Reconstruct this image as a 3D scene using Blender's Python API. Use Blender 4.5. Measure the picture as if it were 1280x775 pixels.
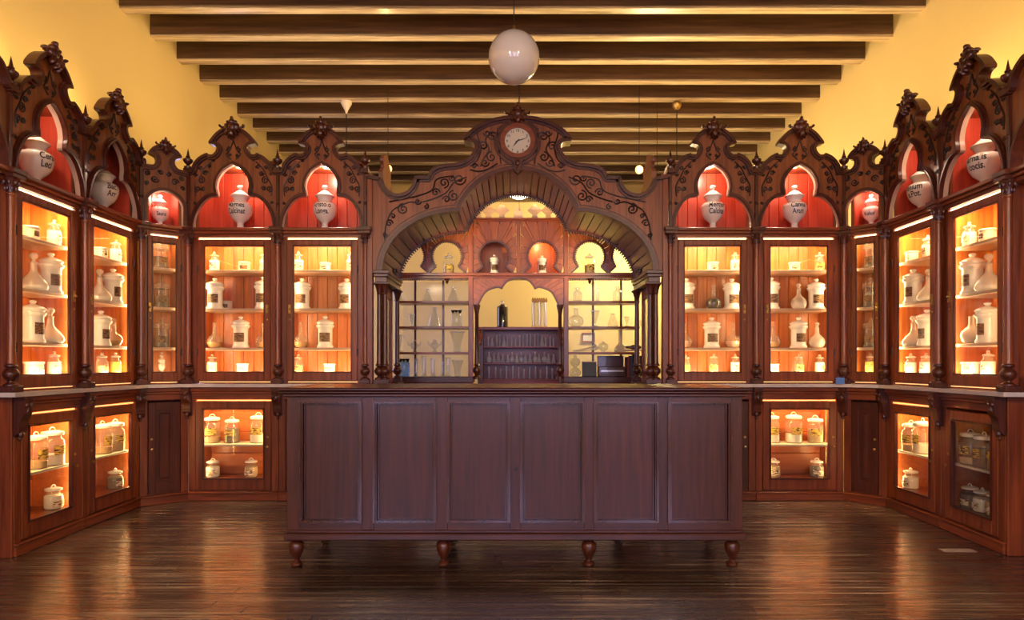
import bpy, math, random
from mathutils import Vector, Matrix
random.seed(7)
PI = math.pi
for o in list(bpy.data.objects): bpy.data.objects.remove(o)
scene = bpy.context.scene
COL = scene.collection

# ---------------------------------------------------------------- camera, world, light, exposure
CAMZ = 1.15; F = 800.0; U0 = 640.0; V0 = 455.0        # pinhole of the 1280x775 photograph
cam = bpy.data.cameras.new('camera'); camo = bpy.data.objects.new('camera', cam); COL.objects.link(camo)
camo.location = (0, 0, CAMZ); camo.rotation_euler = (PI/2, 0, 0)
cam.sensor_fit = 'HORIZONTAL'; cam.sensor_width = 36.0; cam.lens = 36.0*F/1280.0
cam.shift_x = 0.0; cam.shift_y = (V0-387.5)/1280.0
cam.clip_start = .05; cam.clip_end = 60
scene.camera = camo
w = bpy.data.worlds.new('world'); scene.world = w; w.use_nodes = True
SKY = w.node_tree.nodes['Background']; SKY.inputs[0].default_value = (.62, .58, 1.0, 1); SKY.inputs[1].default_value = 3.4
vs = scene.view_settings
vs.view_transform = 'Standard'; vs.look = 'None'; vs.gamma = 1.0; vs.use_curve_mapping = False; vs.exposure = 1.18
cy = scene.cycles
cy.use_denoising = True; cy.max_bounces = 10; cy.transparent_max_bounces = 24; cy.diffuse_bounces = 5; cy.glossy_bounces = 4
cy.caustics_reflective = False; cy.caustics_refractive = False; cy.sample_clamp_indirect = 6.0
WARM = (1.0, .70, .36); LED = (1.0, .68, .34)
LEDK = .95

def light(name, kind, loc, energy, color, size=.1, size_y=None, aim=None, spread=None, portal=False):
    l = bpy.data.lights.new(name, kind); l.energy = energy; l.color = color
    if kind == 'AREA':
        l.shape = 'RECTANGLE' if size_y else 'SQUARE'; l.size = size
        if size_y: l.size_y = size_y
        if spread: l.spread = spread
        if portal: l.cycles.is_portal = True
    elif kind in ('POINT', 'SPOT'): l.shadow_soft_size = size
    o = bpy.data.objects.new(name, l); COL.objects.link(o); o.location = loc
    if aim is not None:
        d = Vector(aim)-Vector(loc); o.rotation_euler = d.to_track_quat('-Z', 'Y').to_euler()
    return o

XL, XR, ZB, YF, YB = -3.38, 3.56, 4.21, -2.3, 11.0      # room: side walls, joist undersides, front wall, far wall
WINS = [(-2.5, -1.2), (-.55, .75), (1.4, 2.7)]           # tall windows in the wall behind the camera
for i, (a, b) in enumerate(WINS):                        # daylight portals in those windows
    light('window_daylight', 'AREA', ((a+b)/2, YF-.02, 1.85), 1, (1, 1, 1), b-a, 2.3, aim=((a+b)/2, 0, 1.85), portal=True)
light('window_daylight', 'AREA', (XL-.02, 7.6, 1.8), 1, (1, 1, 1), 1.4, 2.2, aim=(0, 7.6, 1.8), portal=True)

# ---------------------------------------------------------------- helpers
class MB:
    def __init__(s): s.v = []; s.f = []; s.sm = False
    def add(s, vs, fs):
        b = len(s.v); s.v += [tuple(p) for p in vs]; s.f += [tuple(i+b for i in f) for f in fs]; return s
    def box(s, x0, x1, y0, y1, z0, z1, c=0):
        if c:
            X, Y, Z = (x0, x1), (y0, y1), (z0, z1); vs = []; idx = {}
            for i in (0, 1):
                for j in (0, 1):
                    for k in (0, 1):
                        ox, oy, oz = (c if i == 0 else -c), (c if j == 0 else -c), (c if k == 0 else -c)
                        for a, p in enumerate(((X[i], Y[j]+oy, Z[k]+oz), (X[i]+ox, Y[j], Z[k]+oz), (X[i]+ox, Y[j]+oy, Z[k]))):
                            idx[i, j, k, a] = len(vs); vs.append(p)
            q = lambda *t: tuple(idx[p] for p in t)
            fs = []
            for i in (0, 1):
                fs.append(q((i, 0, 0, 0), (i, 1, 0, 0), (i, 1, 1, 0), (i, 0, 1, 0)))
                fs.append(q((0, i, 0, 1), (1, i, 0, 1), (1, i, 1, 1), (0, i, 1, 1)))
                fs.append(q((0, 0, i, 2), (1, 0, i, 2), (1, 1, i, 2), (0, 1, i, 2)))
                for j in (0, 1):
                    fs.append(q((i, j, 0, 0), (i, j, 1, 0), (i, j, 1, 1), (i, j, 0, 1)))
                    fs.append(q((i, 0, j, 0), (i, 1, j, 0), (i, 1, j, 2), (i, 0, j, 2)))
                    fs.append(q((0, i, j, 1), (1, i, j, 1), (1, i, j, 2), (0, i, j, 2)))
                    for k in (0, 1): fs.append(q((i, j, k, 0), (i, j, k, 1), (i, j, k, 2)))
            return s.add(vs, fs)
        return s.add([(x0, y0, z0), (x1, y0, z0), (x1, y1, z0), (x0, y1, z0), (x0, y0, z1), (x1, y0, z1), (x1, y1, z1), (x0, y1, z1)],
                     [(0, 3, 2, 1), (4, 5, 6, 7), (0, 1, 5, 4), (1, 2, 6, 5), (2, 3, 7, 6), (3, 0, 4, 7)])
    def lathe(s, prof, n=20, cx=0, cy=0, cz=0, a0=0, a1=2*PI, cap=True):
        full = abs(a1-a0-2*PI) < 1e-6; m = n if full else n+1; vs = []; fs = []
        for r, z in prof:
            for i in range(m):
                a = a0+(a1-a0)*i/n; vs.append((cx+r*math.cos(a), cy+r*math.sin(a), cz+z))
        for k in range(len(prof)-1):
            for i in range(n):
                j = (i+1) % m; fs.append((k*m+i, k*m+j, (k+1)*m+j, (k+1)*m+i))
        if cap and full:
            if prof[0][0] > 1e-4: fs.append(tuple(range(m-1, -1, -1)))
            if prof[-1][0] > 1e-4: fs.append(tuple((len(prof)-1)*m+i for i in range(m)))
        s.sm = True; return s.add(vs, fs)
    def prism(s, poly, y0, y1, ax='y'):            # polygon in xz (ax y), yz (ax x) or xy (ax z), extruded
        n = len(poly)
        mk = {'y': lambda p, t: (p[0], t, p[1]), 'x': lambda p, t: (t, p[0], p[1]), 'z': lambda p, t: (p[0], p[1], t)}[ax]
        vs = [mk(p, y0) for p in poly]+[mk(p, y1) for p in poly]
        fs = [tuple(range(n)), tuple(range(2*n-1, n-1, -1))]+[(i, i+n, (i+1) % n+n, (i+1) % n) for i in range(n)]
        return s.add(vs, fs)
    def ribbon(s, path, t0, t1, y0, y1, closed=False):   # rectangular moulding along an xz path, offset t0..t1 along its normal
        n = len(path); nr = []
        for i in range(n):
            a = path[(i-1) % n] if (closed or i > 0) else path[i]; b = path[(i+1) % n] if (closed or i < n-1) else path[i]
            dx, dz = b[0]-a[0], b[1]-a[1]; L = math.hypot(dx, dz) or 1; nr.append((-dz/L, dx/L))
        vs = []; fs = []
        for p, q in zip(path, nr):
            A = (p[0]+q[0]*t0, p[1]+q[1]*t0); B = (p[0]+q[0]*t1, p[1]+q[1]*t1)
            vs += [(A[0], y0, A[1]), (B[0], y0, B[1]), (B[0], y1, B[1]), (A[0], y1, A[1])]
        for i in range(n if closed else n-1):
            j = (i+1) % n
            for k in range(4): fs.append((i*4+k, i*4+(k+1) % 4, j*4+(k+1) % 4, j*4+k))
        if not closed: fs += [(0, 1, 2, 3), tuple((n-1)*4+k for k in (3, 2, 1, 0))]
        return s.add(vs, fs)
    def tube(s, pts, r, n=6, taper=None):
        pts = [Vector(p) for p in pts]; m = len(pts); vs = []; fs = []; up = None
        for i, p in enumerate(pts):
            t = (pts[min(i+1, m-1)]-pts[max(i-1, 0)]).normalized()
            if up is None: up = Vector((0, 0, 1)) if abs(t.z) < .9 else Vector((0, 1, 0))
            b = t.cross(up).normalized(); up = b.cross(t).normalized()
            rr = r*(taper(i/(m-1)) if taper else 1)
            for k in range(n):
                a = 2*PI*k/n; vs.append(p+b*rr*math.cos(a)+up*rr*math.sin(a))
        for i in range(m-1):
            for k in range(n): fs.append((i*n+k, i*n+(k+1) % n, (i+1)*n+(k+1) % n, (i+1)*n+k))
        fs += [tuple(range(n)), tuple((m-1)*n+k for k in range(n-1, -1, -1))]
        s.sm = True; return s.add(vs, fs)
    def ball(s, c, rx, ry, rz, n=10, m=7, rot=0.0):
        prof = [(max(1e-5, math.sin(PI*i/m)), -math.cos(PI*i/m)) for i in range(m+1)]; vs = []; fs = []
        cr, sr = math.cos(rot), math.sin(rot)
        for r, z in prof:
            for i in range(n):
                a = 2*PI*i/n; x, y, zz = rx*r*math.cos(a), ry*r*math.sin(a), rz*z
                vs.append((c[0]+x*cr+zz*sr, c[1]+y, c[2]-x*sr+zz*cr))
        for k in range(m):
            for i in range(n): fs.append((k*n+i, k*n+(i+1) % n, (k+1)*n+(i+1) % n, (k+1)*n+i))
        s.sm = True; return s.add(vs, fs)
    def mesh(s, name, dz=0.0, ang=40):
        me = bpy.data.meshes.new(name)
        me.from_pydata([(x, y, z-dz) for x, y, z in s.v], [], s.f); me.validate()
        import bmesh
        bm = bmesh.new(); bm.from_mesh(me); bmesh.ops.recalc_face_normals(bm, faces=bm.faces); bm.to_mesh(me); bm.free()
        if s.sm:
            me.polygons.foreach_set('use_smooth', [True]*len(me.polygons)); me.set_sharp_from_angle(angle=math.radians(ang))
        return me

def obj(name, m, mat, parent=None, loc=(0, 0, 0), rot=0.0, dz=0.0):
    me = m if isinstance(m, bpy.types.Mesh) else m.mesh(name, dz)
    if len(me.materials) == 0: me.materials.append(mat)
    o = bpy.data.objects.new(name, me); COL.objects.link(o)
    if parent: o.parent = parent
    o.location = loc; o.rotation_euler = (0, 0, rot); return o
CACHE = {}
def cached(key, fn):
    if key not in CACHE: CACHE[key] = fn()
    return CACHE[key]
def cobj(key, name, fn, mat, parent=None, loc=(0, 0, 0), rot=0.0, dz=0.0):
    me = cached((key, mat.name, dz), lambda: fn().mesh(name, dz)); return obj(name, me, mat, parent, loc, rot)
def tag(o, label, cat, group=None):
    o['label'] = label; o['category'] = cat
    if group: o['group'] = group
    return o
def thing(name, label, cat, loc=(0, 0, 0), rot=0.0, group=None):
    o = bpy.data.objects.new(name, None); o.empty_display_size = .05; COL.objects.link(o); o.location = loc; o.rotation_euler = (0, 0, rot)
    return tag(o, label, cat, group)
def struct(o): o['kind'] = 'structure'; return o
def arc(cx, cz, rx, rz, a0, a1, n=10):
    return [(cx+rx*math.cos(math.radians(a0+(a1-a0)*i/n)), cz+rz*math.sin(math.radians(a0+(a1-a0)*i/n))) for i in range(n+1)]
def smooth(pts, n=4):                                 # Catmull-Rom through points
    out = []; N = len(pts)
    for i in range(N-1):
        p0, p1, p2, p3 = pts[max(i-1, 0)], pts[i], pts[i+1], pts[min(i+2, N-1)]
        for k in range(n):
            t = k/n
            out.append(tuple(.5*((2*b)+(c-a)*t+(2*a-5*b+4*c-d)*t*t+(3*b-a-3*c+d)*t**3) for a, b, c, d in zip(p0, p1, p2, p3)))
    return out+[pts[-1]]
def mirror(half): return half+[(-x, z) for x, z in reversed(half[:-1] if abs(half[-1][0]) < 1e-6 else half)]
def spiral(cx, cz, r, turns, a0, sgn=1, n=26):
    return [(cx+r*(1-.86*i/n)*math.cos(a0+sgn*2*PI*turns*i/n), cz+r*(1-.86*i/n)*math.sin(a0+sgn*2*PI*turns*i/n)) for i in range(n+1)]
def zb(v, d=5.37): return CAMZ+(V0-v)*d/F
def xw(u, d): return (u-U0)*d/F

# ---------------------------------------------------------------- materials
def nodes(name):
    m = bpy.data.materials.new(name); m.use_nodes = True; nt = m.node_tree
    return m, nt, nt.nodes['Principled BSDF'], nt.nodes.new, nt.links.new
def wood(name, c1, c2, grain='z', rough=.34, scale=1.0, bump=.15, coat=.25, spec=.5):
    m, nt, b, N, L = nodes(name)
    tc = N('ShaderNodeTexCoord'); oi = N('ShaderNodeObjectInfo'); mp = N('ShaderNodeMapping')
    sc = {'x': (1.2, 22, 22), 'y': (22, 1.2, 22), 'z': (22, 22, 1.2)}[grain]
    mp.inputs['Scale'].default_value = tuple(k*scale for k in sc)
    ml = N('ShaderNodeMath'); ml.operation = 'MULTIPLY'; ml.inputs[1].default_value = 37.0
    L(oi.outputs['Random'], ml.inputs[0]); L(tc.outputs['Object'], mp.inputs['Vector']); L(ml.outputs[0], mp.inputs['Location'])
    n1 = N('ShaderNodeTexNoise'); n1.inputs['Scale'].default_value = 1.6; n1.inputs['Detail'].default_value = 5; n1.inputs['Roughness'].default_value = .62
    L(mp.outputs[0], n1.inputs['Vector'])
    cr = N('ShaderNodeValToRGB'); cr.color_ramp.elements[0].position = .3; cr.color_ramp.elements[1].position = .72
    cr.color_ramp.elements[0].color = (*c1, 1); cr.color_ramp.elements[1].color = (*c2, 1)
    L(n1.outputs[0], cr.inputs[0])
    hs = N('ShaderNodeHueSaturation'); mr = N('ShaderNodeMapRange'); mr.inputs[3].default_value = .86; mr.inputs[4].default_value = 1.14
    L(oi.outputs['Random'], mr.inputs[0]); L(mr.outputs[0], hs.inputs['Value']); L(cr.outputs[0], hs.inputs['Color']); L(hs.outputs[0], b.inputs['Base Color'])
    b.inputs['Roughness'].default_value = rough; b.inputs['Coat Weight'].default_value = coat; b.inputs['Coat Roughness'].default_value = .18
    b.inputs['Specular IOR Level'].default_value = spec
    bp = N('ShaderNodeBump'); bp.inputs['Strength'].default_value = bump; bp.inputs['Distance'].default_value = .002
    L(n1.outputs[0], bp.inputs['Height']); L(bp.outputs[0], b.inputs['Normal'])
    return m
def plain(name, c, rough=.4, metal=0.0, coat=0.0, noise=0.0, nscale=8.0, sub=0.0, spec=.5):
    m, nt, b, N, L = nodes(name)
    b.inputs['Base Color'].default_value = (*c, 1); b.inputs['Roughness'].default_value = rough; b.inputs['Metallic'].default_value = metal
    b.inputs['Coat Weight'].default_value = coat; b.inputs['Specular IOR Level'].default_value = spec
    n1 = N('ShaderNodeTexNoise'); n1.inputs['Scale'].default_value = nscale; n1.inputs['Detail'].default_value = 4
    tc = N('ShaderNodeTexCoord'); L(tc.outputs['Object'], n1.inputs['Vector'])
    hs = N('ShaderNodeHueSaturation'); hs.inputs['Color'].default_value = (*c, 1); mr = N('ShaderNodeMapRange')
    mr.inputs[3].default_value = 1-noise; mr.inputs[4].default_value = 1+noise
    L(n1.outputs[0], mr.inputs[0]); L(mr.outputs[0], hs.inputs['Value']); L(hs.outputs[0], b.inputs['Base Color'])
    return m
def emit(name, c, s):
    m, nt, b, N, L = nodes(name)
    b.inputs['Base Color'].default_value = (*c, 1); b.inputs['Emission Color'].default_value = (*c, 1); b.inputs['Emission Strength'].default_value = s; return m
def glass(name, tint=(1, 1, 1), ior=1.5, haze=0.0, hazec=(.9, .88, .8), rough=.02):
    m, nt, b, N, L = nodes(name); nt.nodes.remove(b); out = nt.nodes['Material Output']
    tr = N('ShaderNodeBsdfTransparent'); tr.inputs[0].default_value = (*tint, 1)
    gl = N('ShaderNodeBsdfGlossy'); gl.inputs['Roughness'].default_value = rough
    fr = N('ShaderNodeFresnel'); ge = N('ShaderNodeNewGeometry'); mi = N('ShaderNodeMapRange')
    mi.inputs[3].default_value = ior; mi.inputs[4].default_value = 1/ior; L(ge.outputs['Backfacing'], mi.inputs[0]); L(mi.outputs[0], fr.inputs['IOR'])   # both faces of a thin sheet reflect alike
    mx = N('ShaderNodeMixShader'); L(fr.outputs[0], mx.inputs[0])
    src = tr
    if haze:
        df = N('ShaderNodeBsdfDiffuse'); df.inputs[0].default_value = (*hazec, 1)
        tl = N('ShaderNodeBsdfTranslucent'); tl.inputs[0].default_value = (*hazec, 1)
        m1 = N('ShaderNodeMixShader'); m1.inputs[0].default_value = .4; L(df.outputs[0], m1.inputs[1]); L(tl.outputs[0], m1.inputs[2])
        m2 = N('ShaderNodeMixShader'); m2.inputs[0].default_value = haze; L(tr.outputs[0], m2.inputs[1]); L(m1.outputs[0], m2.inputs[2]); src = m2
    L(src.outputs[0], mx.inputs[1]); L(gl.outputs[0], mx.inputs[2]); L(mx.outputs[0], out.inputs['Surface']); return m
def label_mat(name, paper, ink, bands=60.0):
    m, nt, b, N, L = nodes(name)
    tc = N('ShaderNodeTexCoord'); mp = N('ShaderNodeMapping'); mp.inputs['Scale'].default_value = (38, 38, 150)
    oi = N('ShaderNodeObjectInfo'); ml = N('ShaderNodeMath'); ml.operation = 'MULTIPLY'; ml.inputs[1].default_value = 91.0
    L(oi.outputs['Random'], ml.inputs[0]); L(ml.outputs[0], mp.inputs['Location']); L(tc.outputs['Object'], mp.inputs['Vector'])
    n1 = N('ShaderNodeTexNoise'); n1.inputs['Scale'].default_value = 1.0; n1.inputs['Detail'].default_value = 2; L(mp.outputs[0], n1.inputs['Vector'])
    cr = N('ShaderNodeValToRGB'); cr.color_ramp.elements[0].position = .44; cr.color_ramp.elements[1].position = .52
    cr.color_ramp.elements[0].color = (*ink, 1); cr.color_ramp.elements[1].color = (*paper, 1)
    L(n1.outputs[0], cr.inputs[0]); L(cr.outputs[0], b.inputs['Base Color']); b.inputs['Roughness'].default_value = .6; return m

MAH = ((.105, .019, .006), (.31, .070, .017))
DRK = ((.040, .008, .004), (.105, .022, .009))
M = {
 'mahz': wood('mahogany_upright', *MAH, 'z'), 'mahx': wood('mahogany_level', *MAH, 'x'), 'mahy': wood('mahogany_deep', *MAH, 'y'),
 'drkz': wood('dark_mahogany', *DRK, 'z', .32, coat=.22), 'drkx': wood('dark_mahogany_level', *DRK, 'x', .34, coat=.12),
 'fas': wood('fascia_walnut', (.115, .029, .007), (.30, .085, .019), 'z', .42),
 'carve': plain('carved_dark_groove', (.022, .007, .004), .5, noise=.3),
 'back': wood('orange_matchboard', (.38, .090, .014), (.64, .21, .036), 'z', .4, coat=.2),
 'red': wood('red_matchboard', (.36, .035, .016), (.55, .070, .030), 'z', .36, coat=.2),
 'plank': wood('vault_plank', (.075, .026, .016), (.165, .066, .042), 'y', .32, coat=.25),
 'cnt': wood('counter_mahogany', (.026, .005, .003), (.080, .018, .008), 'z', .36, scale=1.3, coat=.15),
 'cntx': wood('counter_mahogany_level', (.026, .005, .003), (.080, .018, .008), 'x', .36, scale=1.3, coat=.2),
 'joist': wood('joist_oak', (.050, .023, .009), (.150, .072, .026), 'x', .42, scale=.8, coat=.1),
 'joistlit': wood('lit_joist_edge', (.20, .12, .055), (.78, .60, .34), 'x', .34, scale=.8, coat=.3),
 'ceil': wood('ceiling_board', (.05, .022, .010), (.11, .055, .024), 'y', .5),
 'shelf': wood('pale_shelf', (.46, .27, .15), (.62, .42, .27), 'x', .4),
 'marble': plain('white_marble', (.62, .56, .50), .22, coat=.3, noise=.16, nscale=14),
 'china': plain('white_porcelain', (.80, .76, .66), .22, coat=.4, noise=.04),
 'cream': plain('cream_stoneware', (.72, .62, .44), .3, coat=.3, noise=.06),
 'ink': plain('black_lettering', (.03, .014, .012), .5), 'redink': plain('red_lettering', (.25, .03, .02), .5),
 'brass': plain('aged_brass', (.45, .29, .09), .32, 1.0, noise=.2), 'iron': plain('dark_iron', (.05, .04, .035), .4, .8),
 'dark': plain('dark_liquid', (.012, .010, .006), .1, coat=.6), 'amber': plain('amber_liquid', (.62, .34, .10), .15, coat=.4),
 'yellow': plain('yellow_powder', (.85, .58, .03), .6), 'powder': plain('white_powder', (.85, .82, .74), .8, noise=.05),
 'beige': plain('beige_roots', (.55, .38, .18), .8, noise=.35, nscale=60), 'grey': plain('grey_herbs', (.17, .13, .09), .8, noise=.4, nscale=80),
 'pink': plain('pink_liquid', (.72, .40, .28), .2, coat=.4),
 'pane': glass('window_glass', (.97, .97, .95), 1.33), 'clear': glass('clear_glass', (.87, .90, .91), 1.75, .04, (.9, .95, 1)),
 'hazed': glass('lit_haze_glass', (.93, .93, .90), 1.6, .38, (.95, .90, .80)), 'jarg': glass('jar_glass', (.95, .96, .92), 1.55, .14, (.92, .86, .72)),  # whitish haze puts strong cabinet light on clear glass into the colour
 'blueg': glass('blue_glass', (.45, .65, .95), 1.6, .15, (.3, .5, .9)),
 'phialg': glass('phial_glass', (.97, .98, 1), 1.6, .62, (.86, .90, 1.0)),
 'baypane': glass('screen_pane', (.99, .99, 1), 1.12, .13, (.78, .88, .98), .08),  # bluish haze stands for daylight mirrored in the panes
 'blackg': plain('black_glass', (.012, .012, .016), .08, coat=.6),
 'lab': label_mat('brown_paper_label', (.24, .12, .035), (.035, .015, .008)), 'laby': label_mat('yellow_paper_label', (.72, .50, .08), (.05, .03, .02)),
 'labw': label_mat('cream_paper_label', (.78, .66, .42), (.08, .04, .02)),
 'slit': emit('led_slit', (1.0, .74, .46), 2.6), 'slitlow': emit('led_slit_low', (1.0, .52, .20), .8),
 'tubeled': emit('led_tube', (1.0, .74, .42), 6.0), 'addedlamp': emit('added_globe_glow', (1.0, .86, .60), 9.0),
 'spotlens': emit('spot_lens', (1.0, .85, .65), 14.0), 'opal': plain('opal_glass', (.66, .63, .58), .12, coat=.8, noise=.02),
 'clockface': plain('clock_enamel', (.60, .55, .44), .4, noise=.06), 'black': plain('black_paint', (.01, .009, .008), .4),
 'blue': plain('blue_tile', (.10, .24, .62), .3, noise=.5, nscale=40), 'slate': plain('grey_slate', (.05, .058, .05), .5, noise=.2),
 'silver': plain('frosted_tube', (.62, .64, .64), .25, .4), 'whitep': plain('white_paint', (.75, .72, .66), .5),
 'paper': plain('paper_print', (.70, .70, .66), .6, noise=.1, nscale=50), 'spine': plain('book_spine', (.10, .05, .06), .5, noise=.4, nscale=25),
 'inkw': plain('dull_wood_case', (.06, .02, .014), .3, coat=.3),
}
def plaster(name, c, amt=.08):
    m, nt, b, N, L = nodes(name); tc = N('ShaderNodeTexCoord')
    n1 = N('ShaderNodeTexNoise'); n1.inputs['Scale'].default_value = 1.3; n1.inputs['Detail'].default_value = 6; L(tc.outputs['Object'], n1.inputs['Vector'])
    hs = N('ShaderNodeHueSaturation'); hs.inputs['Color'].default_value = (*c, 1); mr = N('ShaderNodeMapRange')
    mr.inputs[3].default_value = 1-amt; mr.inputs[4].default_value = 1+amt; L(n1.outputs[0], mr.inputs[0]); L(mr.outputs[0], hs.inputs['Value'])
    L(hs.outputs[0], b.inputs['Base Color']); b.inputs['Roughness'].default_value = .75
    n2 = N('ShaderNodeTexNoise'); n2.inputs['Scale'].default_value = 26; L(tc.outputs['Object'], n2.inputs['Vector'])
    bp = N('ShaderNodeBump'); bp.inputs['Strength'].default_value = .12; bp.inputs['Distance'].default_value = .01; L(n2.outputs[0], bp.inputs['Height']); L(bp.outputs[0], b.inputs['Normal'])
    return m
M['wall'] = plaster('yellow_plaster', (.78, .57, .21)); M['wallpale'] = plaster('pale_plaster', (.78, .62, .26))
def floormat():
    m, nt, b, N, L = nodes('worn_dark_floorboard'); tc = N('ShaderNodeTexCoord'); oi = N('ShaderNodeObjectInfo'); ge = N('ShaderNodeNewGeometry')
    mp = N('ShaderNodeMapping'); mp.inputs['Scale'].default_value = (.55, 30, 30); L(ge.outputs['Position'], mp.inputs['Vector'])
    n1 = N('ShaderNodeTexNoise'); n1.inputs['Scale'].default_value = 1.3; n1.inputs['Detail'].default_value = 6; n1.inputs['Roughness'].default_value = .65; L(mp.outputs[0], n1.inputs['Vector'])
    cr = N('ShaderNodeValToRGB'); e = cr.color_ramp.elements; e[0].position = .30; e[0].color = (.016, .008, .006, 1); e[1].position = .58; e[1].color = (.075, .042, .026, 1)
    k = e.new(.72); k.color = (.40, .30, .19, 1)
    wn = N('ShaderNodeTexNoise'); wn.inputs['Scale'].default_value = .9; wn.inputs['Detail'].default_value = 5; L(ge.outputs['Position'], wn.inputs['Vector'])   # trodden patches
    wa = N('ShaderNodeMapRange'); wa.inputs[1].default_value = .40; wa.inputs[2].default_value = .66; wa.inputs[3].default_value = -.06; wa.inputs[4].default_value = .16; L(wn.outputs[0], wa.inputs[0])
    ad = N('ShaderNodeMath'); L(n1.outputs[0], ad.inputs[0]); L(wa.outputs[0], ad.inputs[1])
    L(ad.outputs[0], cr.inputs[0]); hs = N('ShaderNodeHueSaturation'); mr = N('ShaderNodeMapRange'); mr.inputs[3].default_value = .7; mr.inputs[4].default_value = 1.35
    L(oi.outputs['Random'], mr.inputs[0]); L(mr.outputs[0], hs.inputs['Value']); L(cr.outputs[0], hs.inputs['Color']); L(hs.outputs[0], b.inputs['Base Color'])
    m2 = N('ShaderNodeMapping'); m2.inputs['Scale'].default_value = (.8, 26, 14); L(ge.outputs['Position'], m2.inputs['Vector'])
    n2 = N('ShaderNodeTexNoise'); n2.inputs['Scale'].default_value = 1.7; n2.inputs['Detail'].default_value = 5; L(m2.outputs[0], n2.inputs['Vector'])
    r2 = N('ShaderNodeMapRange'); r2.inputs[1].default_value = .35; r2.inputs[2].default_value = .7; r2.inputs[3].default_value = .17; r2.inputs[4].default_value = .38
    L(n2.outputs[0], r2.inputs[0]); L(r2.outputs[0], b.inputs['Roughness'])
    b.inputs['Specular IOR Level'].default_value = .8; b.inputs['Coat Weight'].default_value = .8; b.inputs['Coat Roughness'].default_value = .24; b.inputs['Coat IOR'].default_value = 1.9
    bp = N('ShaderNodeBump'); bp.inputs['Strength'].default_value = .10; bp.inputs['Distance'].default_value = .002; L(n1.outputs[0], bp.inputs['Height']); L(bp.outputs[0], b.inputs['Normal'])
    return m
M['floor'] = floormat()
M['cntm'] = wood('counter_moulding', (.034, .008, .006), (.095, .024, .013), 'z', .22, coat=.7)

# ---------------------------------------------------------------- the setting
fl = struct(obj('floor', MB().box(XL-.2, XR+.2, YF-.2, YB+.2, -.12, -.018), M['floor']))
row = 0; y = 1.9
while y < 5.62:                                           # narrow floorboards, one by one
    x = XL-random.uniform(0, 1.2)
    while x < XR:
        Lb = random.uniform(1.5, 2.6); x1 = min(x+Lb, XR); x0 = max(x, XL)
        if x1-x0 > .05:
            b = obj('floorboard', MB().box(x0-(x0+x1)/2+.001, x1-(x0+x1)/2-.001, -.0442, .0442, -.016, 0, .003), M['floor'], fl, ((x0+x1)/2, y, 0))
            b.rotation_euler = (math.radians(random.uniform(-.35, .35)), 0, 0); b.location.z = -.0005*random.random()
        x += Lb
    y += .0905
struct(obj('wall_left', MB().box(XL-.15, XL, YF-.2, 6.9, 0, 4.6).box(XL-.15, XL, 8.3, YB, 0, 4.6).box(XL-.15, XL, 6.9, 8.3, 0, .7).box(XL-.15, XL, 6.9, 8.3, 2.9, 4.6), M['wall']))
struct(obj('wall_right', MB().box(XR, XR+.15, YF-.2, YB, 0, 4.6), M['wall']))
struct(obj('wall_back', MB().box(XL-.15, XR+.15, YB, YB+.15, 0, 4.6), M['wall']))
struct(obj('wall_partition', MB().box(XL, XR, 8.5, 8.6, 0, 3.30), M['wallpale']))
wf = MB(); xs = [XL-.15]+[t for a in WINS for t in a]+[XR+.15]
for i in range(0, len(xs), 2): wf.box(xs[i], xs[i+1], YF-.2, YF, 0, 4.6)
for a, b in WINS: wf.box(a, b, YF-.2, YF, 0, .7).box(a, b, YF-.2, YF, 3.0, 4.6)
struct(obj('wall_front', wf, M['wall']))
for i, (a, b) in enumerate(WINS+[(6.9, 8.3)]):
    m = MB(); z0, z1 = (.7, 3.0) if i < 3 else (.7, 2.9)
    for t in (a, (a+b)/2-.03, b-.06): m.box(t, t+.06, -.04, .04, z0, z1)
    for t in (z0, (z0+z1)/2-.02, z1-.06): m.box(a, b, -.035, .035, t, t+.06)
    o = struct(obj('window_%d' % (i+1), m, M['whitep'], None, (0, YF-.1, 0) if i < 3 else (XL-.08, 0, 0), 0 if i < 3 else PI/2))
ce = struct(obj('ceiling', MB().box(XL-.15, XR+.15, YF-.2, YB+.15, ZB+.25, ZB+.35), M['ceil']))
k = -14
while 5.50+.473*k < YB-.1:
    yj = 5.50+.473*k; k += 1
    if yj < YF+.1: continue
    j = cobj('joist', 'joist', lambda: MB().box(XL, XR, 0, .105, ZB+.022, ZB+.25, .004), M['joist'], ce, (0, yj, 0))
    cobj('jedge', 'joist_edge', lambda: MB().box(XL, XR, .006, .099, ZB, ZB+.022, .004), M['joistlit'], j)  # pale underside: gloss lit from below, painted into its colour

# ---------------------------------------------------------------- writing
def text_mesh(s, size, offset=0.0):
    cu = bpy.data.curves.new('lettering', 'FONT'); cu.body = s; cu.size = size; cu.align_x = 'CENTER'; cu.offset = offset; cu.resolution_u = 3
    ob = bpy.data.objects.new('lettering', cu); COL.objects.link(ob); dg = bpy.context.evaluated_depsgraph_get(); dg.update()
    me = bpy.data.meshes.new_from_object(ob.evaluated_get(dg)); bpy.data.objects.remove(ob); return me

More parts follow.
